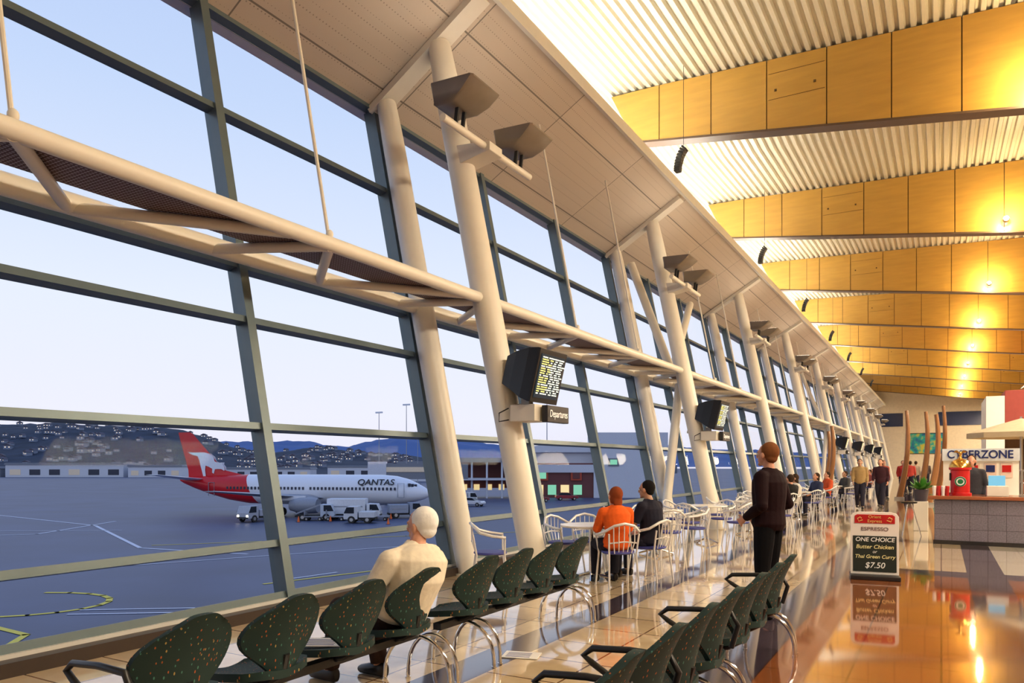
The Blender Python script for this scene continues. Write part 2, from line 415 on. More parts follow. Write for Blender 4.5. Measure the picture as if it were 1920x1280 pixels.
# beam spotlights
sp_=empty('spotlight',(1.7,Y0-.55,zb(1.7)+.35)); tag(sp_,'small wall-washing spotlight aimed at a plywood ceiling beam','light fixture','beam spotlights')
G().cyl((0,.0,0),(0,.38,.05),.015).obj('lamp_arm',steel,sp_)
G().lathe([(.02,0),(.07,.02),(.09,.14),(.075,.14)],(0,-.0,-.07),16,R=Matrix.Rotation(-pi/2,3,'X')).obj('lamp_shade',steel,sp_,smooth=True)
G().ell((0,.09,-.05),.08).obj('bulb',mat('hot_bulb',(1,.9,.7),.3,emit=60,ecol=(1,.85,.55)),sp_)
for k in range(1,10): dup(sp_,(1.7,Y0+BAY*k-.55,zb(1.7)+.35))
for k in range(-1,10):
    L=bpy.data.lights.new('beam_wash','POINT'); L.energy=190; L.color=(1,.76,.42); L.shadow_soft_size=.06
    o=bpy.data.objects.new('beam_wash',L); COL.objects.link(o); o.location=(1.7,Y0+BAY*k-.85,zb(1.7)+.3)
# added trough lamps over the shops side, mostly off frame, lighting the hall
hb=empty('added_trough_lamp',(6.2,Y0-BAY*.5,7.6)); tag(hb,'added metal trough lamp hanging over the concourse to light the hall','light fixture','added trough lamps')
g=G(); sec=[(-.75,0),(-.7,0),(-.3,.26),(.3,.26),(.7,0),(.75,0),(.32,.3),(-.32,.3)]
g.prism(sec,5.4,Matrix.Rotation(pi/2,4,'X')); g.obj('lamp_shade',steel,hb)
for yy_ in(-2.2,2.2): G().cyl((0,yy_,.3),(0,yy_,2.95),.008).obj('suspension_cable',steel,hb)
for k in range(0,9): dup(hb,(6.2,Y0+BAY*(k+.5),7.6))
for k in range(-1,9):
    L=bpy.data.lights.new('added_trough_fill','AREA'); L.shape='RECTANGLE'; L.size=1.2; L.size_y=5.2; L.energy=1180; L.color=(1,.82,.6)
    o=bpy.data.objects.new('added_trough_fill',L); COL.objects.link(o); o.location=(6.2,Y0+BAY*(k+.5),7.57); o.rotation_euler=(0,math.radians(18),0)
# speakers
for k in range(1,8):
    s=empty('loudspeaker',(-5.25,Y0+BAY*k-1.0,8.75)); tag(s,'curved black column loudspeaker hanging under the roof','loudspeaker','hanging loudspeakers')
    g=G()
    pts=[V((.18*math.sin(a*.5),.0,.0))+V((-.1*math.cos(a),.0,.3*math.sin(a))) for a in [-1.1+.22*i for i in range(11)]]
    for i in range(10):
        g.bar(pts[i]*1.0,pts[i]+(pts[i+1]-pts[i])*.85,.2,.14)
    g.obj('cabinet',black,s,bevel=.008); G().cyl((0,0,.25),(0,0,2.2),.006).obj('hanging_cable',black,s)

# ------------------------------------------------------------ departure monitors
screen_y=mat('screen_yellow',(.9,.85,.35),.4,emit=.7,ecol=(.75,.75,.2)); screen_w=mat('screen_white',(.9,.95,.85),.4,emit=.7,ecol=(.75,.9,.8)); screen_b=mat('screen_dark',(.01,.015,.02),.15,emit=.12,ecol=(.1,.25,.35))
blk_sign=mat('sign_dark',(.02,.018,.02),.4)
bulb_white=mat('letter_white',(.9,.88,.84),.5,emit=.25)
def monitor(loc,lab):
    r=empty('departures_monitor',loc,math.radians(-1)); r.scale=(1.12,1.12,1.12); tag(r,lab,'monitor','departure monitors')
    tilt=Matrix.Rotation(math.radians(14),3,'Y'); C=V((.05,0,.37))
    g=G()
    def rg(x,hy,hz,dz=0): return [C+tilt@V((x,a*hy,b*hz+dz)) for a,b in((-1,-1),(1,-1),(1,1),(-1,1))]
    g.loft([rg(-.36,.2,.17,-.02),rg(-.2,.27,.23),rg(.0,.33,.3),rg(.12,.34,.32),rg(.16,.34,.32)])
    for q in range(5): g.box(C+tilt@V((-.05,0,.3-.002*q)),(.02,.3,.01),0,tilt)
    g.obj('monitor_body',black,r,bevel=.012)
    g=G(); g.box(C+tilt@V((.162,0,0)),(.012,.58,.52),0,tilt)
    random.seed(9)
    for i in range(17):
        z=.225-i*.027
        y=-.26
        while y<.25:
            wd=random.uniform(.03,.09)
            if i==0: wd=.12
            g.box(C+tilt@V((.17,y+wd/2,z)),(.004,wd,.014),1 if (y<-.05 and i%4) else 2,tilt); y+=wd+random.choice((.012,.03,.05))
    g.obj('screen',[screen_b,screen_y,screen_w],r)
    g=G(); g.box((-.1,0,.04),(.12,.1,.1)); g.box((-.02,-.06,-.1),(.34,.4,.2)); g.box((-.32,0,.0),(.5,.08,.06)); g.obj('bracket_box',cream2,r,bevel=.008)
    g=G(); g.tube([(-.2,-.27,-.04),(-.3,-.33,-.1),(-.32,-.3,-.2),(-.2,-.27,-.18)],.008); g.obj('cable',black,r)
    g=G().box((.22,.14,-.11),(.08,.56,.2),0); g.obj('sign_board',blk_sign,r,bevel=.008)
    text('Departures',.125,(.265,.14,-.11),(pi/2,0,pi/2),bulb_white,r,ext=.002,shear=.15,sx=.8)
    return r
monitor((-4.82,Y0+.05,2.38),'black CRT departures screen bracketed to a leaning column')
monitor((-4.84,Y0+BAY+.05,2.38),'black CRT departures screen bracketed to a leaning column')
for k in(4,5,6,7): monitor((-4.85,Y0+BAY*k,2.38),'small black CRT departures screen on a column')

# ------------------------------------------------------------ beam seating
def seat_grid(kind):
    g=G();A=[];B=[];nu,nv=10,12
    for j in range(nv+1):
        t=j/nv
        if kind=='back':
            hw=[.075,.10,.135,.175,.215,.245,.262,.266,.258,.238,.205,.16,.1][j]
            row=[]
            for i in range(nu+1):
                u=-1+2*i/nu; y=u*hw
                x=.04+.16*t*t*.9+ -.9*y*y; z=t*.44-.03*(abs(u)**3)*t
                row.append((V((x,y,z)),V((x+.03+.015*(1-u*u),y,z))))
        else:
            hw=.2+.04*math.sin(t*pi*.9)-(.09 if j in(0,nv) else (.03 if j in (1,nv-1) else 0))
            row=[]
            for i in range(nu+1):
                u=-1+2*i/nu; y=u*hw; x=-.24+.46*t; z=.02*math.cos(t*pi)*-1+.02*u*u-.04*max(0,.2-t)
                row.append((V((x,y,z-.045)),V((x,y,z))))
        A.append([r[0] for r in row]);B.append([r[1] for r in row])
    n=nu+1;vs=[p for r in A for p in r]+[p for r in B for p in r];o=n*(nv+1);fs=[]
    for j in range(nv):
        for i in range(nu):
            a=j*n+i; fs.append((a,a+1,a+n+1,a+n)); fs.append((o+a,o+a+n,o+a+n+1,o+a+1))
    for j in range(nv):
        a=j*n;b=a+n; fs.append((a,b,o+b,o+a)); a+=nu;b+=nu; fs.append((a,o+a,o+b,b))
    for i in range(nu):
        fs.append((i,o+i,o+i+1,i+1)); a=nv*n+i; fs.append((a,a+1,o+a+1,o+a))
    return g.add(vs,fs)
mback=seat_grid('back').obj('backrest',seatm,smooth=True,loc=(.0,0,0)); mseat=seat_grid('pan').obj('seat_pad',seatm,smooth=True)
def seating(x,ys,legs,arms,lab):
    y0=ys[0]; r=empty('beam_seating',(x,y0,0)); tag(r,lab,'seating','waiting seats')
    ye=ys[-1]-y0
    G().bar((0,-.25,.36),(0,ye+.25,.36),.07,.05,side=(1,0,0)).obj('support_beam',black,r)
    for yy in ys:
        s=empty('seat',(0,yy-y0,0)); s.parent=r
        for o,lc in((mback,(.13,0,.45)),(mseat,(.0,0,.455))):
            c=o.copy(); COL.objects.link(c); c.parent=s; c.location=lc
        g=G().tube([(.0,0,.37),(.1,0,.39),(.19,0,.44),(.22,0,.56)],.022); g.obj('back_support',black,s,smooth=True)
    for ly in legs:
        g=G()
        for dy,wd in((-.05,.27),(.06,.2)):
            g.tube([(wd*math.cos(a)+(.0 if dy<0 else .06),ly-y0+dy+.03*math.cos(a),.012+.33*math.sin(a)**.8) for a in [pi*i/16 for i in range(17)]],.015,10)
            for sgn in(-1,1): g.cyl((sgn*wd+(.0 if dy<0 else .06),ly-y0+dy+.03*sgn,0),(sgn*wd+(.0 if dy<0 else .06),ly-y0+dy+.03*sgn,.012),.02)
        g.obj('leg',chrome,r,smooth=True)
    for ay in arms:
        g=G().tube([(.2,ay-y0,.46),(.24,ay-y0,.6),(.2,ay-y0,.67),(.0,ay-y0,.675),(-.2,ay-y0,.66),(-.25,ay-y0,.62),(-.2,ay-y0,.585),(.02,ay-y0,.46),(.02,ay-y0,.37)],.017,10)
        g.obj('armrest',black,r,smooth=True)
    return r
XR1=-3.28; XR2=-1.31
seating(XR1,[2.26,2.86,3.44,4.03],[2.5,4.35],[1.96],'row of green flecked waiting seats on chrome arched legs')
seating(XR1,[4.8,5.36,5.92,6.48],[4.95,6.8],[],'row of four green flecked waiting seats facing the window')
seating(XR2,[2.0,2.6,3.15,3.7,4.25],[2.3,4.2],[3.42,2.9],'row of green flecked seats with black looped armrests')
seating(XR2,[4.9,5.45,6.0],[4.7,6.45],[6.28,4.6],'short row of green flecked seats near the standing man')
bpy.data.objects.remove(mback); bpy.data.objects.remove(mseat)

# ------------------------------------------------------------ cafe furniture
tabtop=mat('table_top_cream',(.75,.72,.66),.25,var=.04); blue=mat('blue_seat_pad',(.05,.06,.3),.5); slat=mat('white_chair_frame',(.8,.8,.8),.3,metal=.3)
ct=empty('cafe_table',(-4.15,9.35,0)); tag(ct,'round pale cafe table on a chrome pedestal','table','cafe tables')
G().lathe([(.40,.725),(.42,.73),(.425,.745),(.42,.755),(.0001,.755)],n=36).obj('table_top',tabtop,ct,smooth=True)
G().cyl((0,0,.02),(0,0,.73),.03,n=16).obj('pedestal',chrome,ct,smooth=True)
g=G()
for a in range(4):
    t=a*pi/2+.4; g.tube([(0,0,.1),(.12*math.cos(t),.12*math.sin(t),.07),(.3*math.cos(t),.3*math.sin(t),.015)],[.025,.02,.015],8)
g.obj('foot',chrome,ct,smooth=True)
tabs=[(-4.2,9.35),(-4.35,12.6),(-4.1,14.9),(-3.7,17.0),(-4.0,20.7),(-3.8,23.8),(-4.0,27.5),(-3.7,31),(-4.0,35),(-3.7,40),(-4,46)]
for p in tabs[1:]: dup(ct,(p[0],p[1],0),rz=p[1])
cc=empty('cafe_chair',(0,0,0)); tag(cc,'white tubular cafe armchair with a round blue seat','chair','cafe chairs')
g=G().lathe([(.0001,.43),(.19,.43),(.215,.445),(.21,.465),(.0001,.47)],n=24); g.obj('seat_pad',blue,cc,smooth=True)
for sx,sy in((.17,.2),(.17,-.2),(-.17,.19),(-.17,-.19)):
    g=G()
    if sx>0: g.tube([(sx+.06,sy*1.12,0),(sx,sy,.43),(sx+.0,sy*1.2,.66)],.013)
    else: g.tube([(sx-.07,sy*1.05,0),(sx-.01,sy*.95,.43),(sx-.06,sy*1.05,.7)],.013)
    g.obj('leg',slat,cc,smooth=True)
g=G().tube([(.18,.24,.66),(.02,.26,.68),(-.14,.235,.72),(-.23,.13,.8),(-.255,0,.83),(-.23,-.13,.8),(-.14,-.235,.72),(.02,-.26,.68),(.18,-.24,.66)],.019,10); g.obj('arm_rail',slat,cc,smooth=True)
g=G()
for i in range(5):
    y=-.14+.07*i; g.tube([(-.19,y*.8,.45),(-.235,y,.6),(-.245+.5*y*y,y,.80)],.007,6)
g.tube([(-.2,.18,.58),(-.24,0,.6),(-.2,-.18,.58)],.01,6)
g.obj('back_slats',slat,cc,smooth=True)
chs=[(-3.62,9.0,2.3),(-3.45,9.75,2.9),(-4.75,9.7,-.3),(-4.55,10.1,-1.0),(-5.0,8.1,.6)]
for tx,ty in tabs[1:]:
    for q in range(4):
        a=q*pi/2+.6+ty
        chs.append((tx+.68*math.cos(a),ty+.68*math.sin(a),a+pi))
first=True
for x,y,a in chs:
    if first: cc.location=(x,y,0); cc.rotation_euler=(0,0,a); first=False
    else: dup(cc,(x,y,0),rz=a)
tag(G().lathe([(.0001,0),(.03,0),(.032,.01),(.032,.13),(.012,.19),(.013,.24),(.0001,.245)],n=16).obj('bottle',mat('brown_glass',(.09,.03,.01),.1),smooth=True,loc=(-3.98,9.3,.755)),'brown glass bottle on the cafe table','bottle')

# ------------------------------------------------------------ people
def E(a,b,t): return V(a).lerp(V(b),t)
def mkmesh(g,name,m,parent,vox,it=3):
    ob=g.obj(name,m,parent)
    r=ob.modifiers.new('remesh','REMESH'); r.mode='VOXEL'; r.voxel_size=vox; r.use_smooth_shade=True
    s=ob.modifiers.new('smooth','SMOOTH'); s.factor=.5; s.iterations=it
    return ob
MC={}
def cm(c,rough=.8):
    k=tuple(c)
    if k not in MC: MC[k]=mat('cloth_%d'%len(MC),c,rough,var=.15,scale=25,bump=.15,spec=.15)
    return MC[k]
skins=[mat('skin_fair',(.58,.30,.20),.5,var=.06),mat('skin_tan',(.45,.25,.16),.5,var=.06)]
eyem=mat('eye_white',(.7,.7,.68),.2); shoem=mat('shoe_leather',(.012,.01,.01),.3)
def person(loc,rz,label,pose='stand',top=(.1,.1,.1),legs=(.02,.02,.025),hair=(.05,.03,.02),skin=0,vox=.013,J=None,sleeve=1.0,hd=(0,0),longhair=False,scale=1,bulk=1,female=False):
    r=empty('person',loc,rz); r.scale=(scale,)*3; tag(r,label,'person')
    if pose=='sit':
        j=dict(pel=(0,0,.53),neck=(-.08,0,1.05),head=(-.04,0,1.19),sh=(-.08,.185,.97),el=(.0,.25,.72),wr=(.25,.14,.66),hip=(.02,.1,.52),kn=(.42,.13,.51),an=(.42,.13,.09),bow=-.05)
    elif pose=='walk':
        j=dict(pel=(0,0,.95),neck=(.03,0,1.49),head=(.06,0,1.64),sh=(.02,.185,1.41),el=(-.06,.23,1.14),wr=(.08,.24,.93),hip=(0,.09,.92),kn=(.14,.09,.5),an=(.22,.09,.09),bow=.0,
               el2=(.05,.23,1.14),wr2=(.2,.22,.95),kn2=(.0,.09,.5),an2=(-.28,.09,.12))
    else:
        j=dict(pel=(0,0,.95),neck=(-.01,0,1.49),head=(.02,0,1.645),sh=(-.01,.19,1.41),el=(-.05,.25,1.13),wr=(.06,.23,.9),hip=(0,.09,.92),kn=(.02,.1,.5),an=(-.02,.11,.09),bow=.0)
    if J: j.update(J)
    pel,neck,head=V(j['pel']),V(j['neck']),V(j['head']); ax=(neck-pel); L=ax.length
    side=lambda k,s:(lambda p:V((p[0],p[1]*s,p[2])))(j[k+'2'] if (s<0 and k+'2' in j) else j[k])
    lat=(0,1,0)
    prof=[(-.12,.13,.10),(.0,.172,.12),(.25,.15,.11),(.55,.168,.122),(.78,.185,.118),(.9,.15,.095),(1.0,.07,.065)]
    if female: prof=[(-.12,.13,.10),(.0,.175,.12),(.27,.13,.10),(.55,.15,.12),(.78,.165,.11),(.9,.13,.085),(1.0,.06,.058)]
    def torso(g,f0,f1,add):
        pts=[];ab=[]
        for f,a,b in prof:
            if f0<=f<=f1:
                p=pel+ax*f+V((j['bow']*math.sin(max(0,f)*pi),0,0)); pts.append(p); ab.append((a*bulk+add,b*bulk+add))
        g.tube(pts,.1,18,ab=ab,lat=lat)
    # body
    g=G(); torso(g,-.2,1.01,0); g.tube([E(pel,neck,.95),neck,E(neck,head,.75)],[.06,.056,.052],12)
    R=Matrix.Rotation(hd[0],3,'Z')@Matrix.Rotation(hd[1],3,'Y'); hp=lambda x,y,z: head+R@V((x,y,z))
    g.ell(hp(-.01,0,.02),(.098,.077,.10),R=R); g.ell(hp(.028,0,-.045),(.062,.055,.072),R=R)
    g.ell(hp(.098,0,-.018),(.02,.013,.026),R=R); g.ell(hp(.078,0,.025),(.018,.052,.014),R=R); g.ell(hp(.083,0,-.062),(.013,.024,.012),R=R); g.ell(hp(.07,0,-.1),(.022,.026,.02),R=R)
    for s in(-1,1):
        g.ell(hp(.0,s*.084,-.012),(.02,.013,.032),R=R)
        sh,el,wr,hip,kn,an=[side(k,s) for k in('sh','el','wr','hip','kn','an')]
        g.tube([E(pel,neck,.82),sh,E(sh,el,.5),el,E(el,wr,.35),wr],[.06,.058,.05,.042,.042,.027],12)
        g.ell(sh,.06)
        g.tube([hip,E(hip,kn,.4),kn,E(kn,an,.3),an],[.095,.083,.058,.056,.038],12); g.tube([an,an+V((.05,0,-.04)),an+V((.15,0,-.06))],[.038,.036,.02],10)
        # hand
        d=(wr-el).normalized(); nrm=V((0,-s,0)); nrm=(nrm-d*nrm.dot(d)).normalized(); lt=d.cross(nrm)
        if lt.x<0 and abs(d.z)>.5: lt=-lt
        elif abs(d.z)<=.5 and lt.z<0: lt=-lt
        g.tube([wr,wr+d*.04,wr+d*.09],.03,12,ab=[(.024,.02),(.038,.017),(.041,.014)],lat=lt)
        for q,(o,ln) in enumerate(((-.036,.06),(-.012,.08),(.012,.085),(.036,.075))):
            b0=wr+d*.082+lt*o; b1=b0+(d*.85+nrm*.4+lt*o*2.5)*ln*.5; b2=b1+(d*.4+nrm*.85)*ln*.45
            g.tube([b0,b1,b2],[.009,.0085,.0075],8)
        t0=wr+d*.025+lt*.03; t1=t0+(lt*.75+d*.6+nrm*.2)*.04; g.tube([t0,t1,t1+(d*.85+nrm*.4)*.032],[.012,.01,.008],8)
    mkmesh(g,'body',skins[skin],r,min(vox,.013) if vox>.007 else vox,2)
    # clothes
    g=G(); torso(g,-.2,1.01,.022)
    for s in(-1,1):
        sh,el,wr=[side(k,s) for k in('sh','el','wr')]
        g.tube([E(pel,neck,.86),sh],[.08,.075],14); g.ell(sh,.076); g.tube([E(pel,neck,.97),E(E(pel,neck,.95),sh,.6),sh],[.06,.062,.06],12)
        if sleeve>=1: g.tube([sh,E(sh,el,.5),el,E(el,wr,.4),E(el,wr,.93)],[.075,.068,.06,.056,.042],14); g.ell(el,.06)
        else: g.tube([sh,E(sh,el,.5),E(sh,el,.85)],[.075,.068,.065],14)
    g.tube([E(pel,neck,.9),E(pel,neck,1.0)+V((-.005,0,.02))],[.11,.074],14)
    mkmesh(g,'jacket' if sleeve>=1 else 'shirt',cm(top),r,vox,3)
    g=G(); torso(g,-.2,.26,.012)
    for s in(-1,1):
        hip,kn,an=[side(k,s) for k in('hip','kn','an')]
        g.ell(hip,.108); g.tube([hip,E(hip,kn,.4),kn,E(kn,an,.35),E(kn,an,.97)],[.108,.1,.079,.074,.062],14); g.ell(kn,.079)
    mkmesh(g,'trousers',cm(legs),r,vox,3)
    for s in(-1,1):
        an=side('an',s); b=V((an.x,an.y,an.z-.09)); g=G()
        g.tube([b+V((-.07,0,.055)),b+V((-.05,0,.055)),b+V((.0,0,.06)),b+V((.09,0,.045)),b+V((.17,0,.034)),b+V((.2,0,.03))],.04,14,ab=[(.025,.045),(.038,.054),(.042,.058),(.046,.043),(.04,.032),(.02,.02)],lat=lat)
        g.obj('shoe',shoem,r,smooth=True)
    # hair and eyes
    g=G(); hm=cm(hair,.9)
    g.ell(hp(-.034,0,.034),(.098,.086,.1),n=24,R=R); g.ell(hp(-.055,0,-.03),(.057,.07,.055),n=18,R=R)
    if longhair: g.ell(hp(-.07,0,-.06),(.042,.07,.11),n=18,R=R); g.ell(hp(-.03,.06,-.03),(.04,.025,.07),R=R); g.ell(hp(-.03,-.06,-.03),(.04,.025,.07),R=R)
    mkmesh(g,'hair',hm,r,max(.007,min(vox,.012)),3)
    for s in(-1,1):
        g=G().ell(hp(.083,s*.031,.004),.012); g.obj('eye',eyem,r,smooth=True)
    return r

# standing man, faces the window
person((-1.55,8.0,0),math.radians(166),'standing man in dark maroon jacket and black trousers looking out','stand',top=(.014,.004,.006),legs=(.004,.004,.006),hair=(.2,.08,.03),vox=.007,
  J=dict(el=(-.07,.3,1.14),wr=(.16,.2,1.0),kn=(.01,.12,.5),an=(-.04,.13,.09),kn2=(.03,.1,.5),an2=(.03,.12,.09)),hd=(-.1,-.05),scale=1.02,bulk=1.13)
# seated elderly man
person((XR1+.02,4.08,0),math.radians(176),'elderly white-haired man in cream jacket sitting and watching the airfield','sit',top=(.76,.70,.58),legs=(.045,.025,.02),hair=(.85,.86,.86),vox=.007,
  J=dict(pel=(.0,0,.54),neck=(-.11,-.05,.98),head=(-.10,-.1,1.105),sh=(-.1,.205,.9),el=(.0,.29,.68),wr=(.22,.17,.62),kn=(.44,.12,.53),an=(.56,.1,.09),kn2=(.42,.16,.52),an2=(.36,.18,.09),bow=-.06),hd=(.1,.05),bulk=1.22,scale=1.04)
# cafe couple
person((-3.66,9.03,0),2.3,'woman in orange top seated at a cafe table','sit',top=(.75,.13,.02),legs=(.02,.02,.03),hair=(.25,.06,.02),vox=.009,longhair=True,female=True,hd=(.3,0),
  J=dict(neck=(.0,0,1.03),head=(.05,0,1.16),sh=(.0,.17,.95),wr=(.32,.1,.77),el=(.1,.22,.74)))
person((-3.49,9.77,0),2.9,'young man in dark t-shirt seated at a cafe table','sit',top=(.02,.02,.035),legs=(.03,.03,.05),hair=(.012,.01,.01),skin=1,vox=.009,sleeve=.5,hd=(.25,.05),
  J=dict(neck=(-.02,0,1.08),head=(.03,0,1.23),sh=(-.03,.195,1.0),wr=(.32,.12,.77),el=(.06,.25,.76)))
# other patrons
far=[((-3.45,20.35),2.6,'sit',(.02,.02,.02),'person in black top seated at a cafe table'),((-3.5,21.3),3.6,'sit',(.6,.58,.55),'person in white shirt seated at a cafe table'),
((-3.35,24.3),3.9,'sit',(.05,.06,.12),'person in navy top seated at a cafe table'),((-4.45,23.4),.6,'sit',(.4,.3,.2),'person in tan top seated at a cafe table'),
((-3.5,28),3.8,'sit',(.55,.1,.04),'person in red top seated in the cafe'),((-3.3,31.6),3.9,'sit',(.08,.08,.08),'person in grey top seated in the cafe'),((-3.4,35.5),3.9,'sit',(.5,.5,.55),'person in pale top seated in the cafe'),
((-2.5,29),-1.5,'walk',(.35,.25,.12),'pedestrian in tan coat walking along the concourse'),((-1.9,30),-1.7,'walk',(.05,.02,.03),'pedestrian in dark top walking along the concourse'),
((-1.75,44),-1.4,'stand',(.3,.03,.03),'person in red top standing in the concourse'),((-1.3,50),1.4,'stand',(.35,.3,.25),'person in pale jacket standing near the shops'),((-1.9,56),-1.5,'walk',(.3,.05,.04),'pedestrian in dark red top'),((-2.9,48),1.6,'walk',(.1,.1,.2),'pedestrian in dark blue top'),((-.9,60),1.5,'stand',(.1,.08,.08),'person in dark clothes by the shops'),
((-3.1,40.5),3.9,'sit',(.4,.12,.1),'person in red shirt seated at a cafe table'),((-3.4,46.6),3.9,'sit',(.3,.3,.35),'person in grey shirt seated at a cafe table'),((-2.3,38),-1.2,'walk',(.45,.1,.06),'pedestrian in orange-red top walking past the cafe'),((-1.5,47),1.4,'walk',(.4,.06,.05),'pedestrian in red coat walking away'),((-2.4,62),1.4,'walk',(.2,.15,.1),'pedestrian in brown coat walking away'),
((.55,18.4),-1.7,'stand',(.05,.05,.06),'cafe worker in dark top standing behind the counter')]
for (x,y),a,po,c,lb in far: person((x,y,0),a,lb,po,top=c,legs=(.03,.03,.05),vox=.018,longhair=(int(y)%3==0),skin=int(y)%2)

# ------------------------------------------------------------ sandwich board
sb=empty('sandwich_board',(-.80,11.4,0),math.radians(8)); tag(sb,'white sandwich board with chalk menu and dark base on polished floor','sign')
G().box((0,0,.03),(.62,.4,.06)).obj('sign_base',blk_sign,sb,bevel=.01)
g=G()
o=[(-.3,.06),(.3,.06),(.3,.86),(.27,.9),(.2,.92),(-.2,.92),(-.27,.9),(-.3,.86)]
g.prism(o,.05,Matrix.Rotation(pi/2,4,'X')); g.obj('sign_frame',white,sb,bevel=.004)
G().box((0,-.03,.345),(.54,.012,.49)).obj('chalkboard',mat('chalkboard',(.02,.03,.025),.7),sb)
redm=mat('sign_red',(.5,.015,.02),.4)
G().prism([(-.25,-.06),(.25,-.06),(.25,.04),(.22,.06),(-.22,.06),(-.25,.04)],.012,Matrix.Translation((0,-.03,.825))@Matrix.Rotation(pi/2,4,'X')).obj('header_panel',redm,sb)
gold=mat('gold_lettering',(.8,.6,.2),.4); grey=mat('grey_lettering',(.2,.12,.12),.5)
F=(pi/2,0,0)
text('Orient\nExpress',.058,(0,-.04,.825),F,gold,sb)
g=G()
for sx in(-1,1):
    g.tube([(sx*.15,-.038,.81),(sx*.2,-.038,.79),(sx*.215,-.038,.83),(sx*.18,-.038,.85),(sx*.165,-.038,.83)],.007,6)
g.obj('dragon_motif',gold,sb)
text('ESPRESSO',.07,(0,-.03,.685),F,grey,sb,sx=1.15)
chalk=mat('chalk_yellow',(.75,.7,.35),.8,emit=.1); chw=mat('chalk_white',(.8,.8,.75),.8,emit=.1)
text('ONE CHOICE',.08,(0,-.04,.54),F,chw,sb,shear=.15,bold=.001) 
text('Butter Chicken',.076,(0,-.04,.44),F,chalk,sb,shear=.2,bold=.001); text('or',.06,(0,-.04,.375),F,chw,sb,shear=.2)
text('Thai Green Curry',.068,(0,-.04,.305),F,chalk,sb,shear=.2,bold=.001); text('$7.50',.11,(0,-.04,.185),F,chw,sb,shear=.2,bold=.001)

# ------------------------------------------------------------ kiosk
stone=brickmat('kiosk_stone',(.22,.2,.25),(.17,.16,.2),(.08,.07,.09),.3,.3,.005,.3,swap='xz',nscale=40,namt=.5)
bench=mat('brown_benchtop',(.28,.09,.04),.25,coat=.5)
kc=empty('kiosk_counter',(-.12,17.0,0)); tag(kc,'grey stone-clad cafe counter with a brown polished top','counter')
G().box((2.1,.5,.44),(4.2,1.0,.88)).obj('counter_body',stone,kc,bevel=.01)
G().box((2.1,.5,.92),(4.4,1.15,.07)).obj('counter_top',bench,kc,bevel=.015)
G().box((2.1,.0,.04),(4.24,.03,.08)).obj('kick_board',blk_sign,kc)
brass=mat('brass',(.75,.45,.12),.2,metal=1); redp=mat('red_enamel',(.5,.02,.02),.25); greenp=mat('green_enamel',(.01,.16,.06),.4)
K=lambda x,y:(x,y,.955)
em=empty('espresso_machine',K(.33,17.45)); tag(em,'tall brass-domed espresso machine with red panels on the counter','coffee machine')
G().lathe([(.0001,0),(.2,0),(.2,.05),(.17,.06),(.17,.5),(.2,.52),(.2,.56),(.0001,.56)],n=28).obj('boiler',redp,em,smooth=True)
G().lathe([(.2,.56),(.19,.62),(.12,.7),(.04,.74),(.03,.78),(.0001,.79)],n=28).obj('dome',brass,em,smooth=True)
g=G().ell((0,0,.83),(.03,.03,.05)); g.prism([(-.12,.02),(-.06,.06),(0,.0),(.06,.06),(.12,.02),(.05,-.0),(0,-.03),(-.05,0)],.02,Matrix.Translation((0,0,.85))@Matrix.Rotation(pi/2,4,'X')); g.obj('eagle_finial',brass,em)
G().cyl((-.17,-.05,.3),(-.17,-.05,.45),.02).obj('lever',black,em)
g=G().lathe([(.0001,0),(.1,0),(.1,.012),(.0001,.012)],(0,-.175,.28),28,R=Matrix.Rotation(pi/2,3,'X')); g.obj('round_badge',white,em)
g=G(); 
g.tube([(.085*math.cos(a),-.19,.28+.085*math.sin(a)) for a in [2*pi*i/24 for i in range(24)]],.012,6,closed=True); g.ell((0,-.188,.28),(.05,.008,.05)); g.obj('badge_ring',greenp,em)
def cup(x,y,h,r,m,lb,nm='paper_cup'):
    return tag(G().lathe([(.0001,0),(r*.75,0),(r,h),(r*1.05,h+.005),(r*.9,h+.02),(.0001,h+.02)],n=18).obj(nm,m,smooth=True,loc=K(x,y)),lb,'cup','cups on the counter')
for i in range(8): cup(-.12+.075*(i%4),17.15+.12*(i//4),.17,.036,redp if i%2 else white,'red takeaway cup on the counter' if i%2 else 'white takeaway cup on the counter')
cr=empty('cash_register',K(.95,17.4)); tag(cr,'beige cash register with sloping keypad and small display','cash register')
G().prism([(-.2,0),(.2,0),(.2,.12),(.05,.2),(-.2,.2)],.36,Matrix.Rotation(pi/2,4,'X')@Matrix.Rotation(pi/2,4,'Y')).obj('register_body',cream2,cr,bevel=.01)
G().box((0,.12,.3),(.28,.06,.2)).obj('display',mat('register_screen',(.1,.3,.5),.2,emit=.6,ecol=(.2,.5,.7)),cr,bevel=.005); G().cyl((0,.12,.18),(0,.12,.24),.03).obj('display_stem',black,cr)
gc=empty('glass_cabinet',K(1.7,17.5)); tag(gc,'glass food display cabinet with chrome frame on the counter','cabinet')
g=G()
for x in(-.35,.35):
    for y in(-.22,.22): g.box((x,y,.25),(.025,.025,.5))
g.box((0,0,.5),(.74,.48,.03)); g.box((0,0,.015),(.74,.48,.03)); g.box((0,0,.26),(.7,.44,.012)); g.obj('cabinet_frame',steel,gc)
G().box((0,-.235,.25),(.7,.006,.46)).obj('glass_front',glass,gc)
for i in range(6): tag(G().ell((0,0,.035),(.06,.045,.035)).obj('bread_roll',mat('bread',(.5,.27,.08),.7) if i==0 else bpy.data.materials['bread'],smooth=True,loc=(1.45+.11*(i%5),17.45+.1*(i//5),.986)),'golden bread roll in the display cabinet','bread','bread rolls')
g=G().box((0,0,.06),(.2,.14,.12)); tag(g.obj('tea_box',redp,loc=K(-.0,17.75),bevel=.006),'red cardboard tea box on the counter','box')
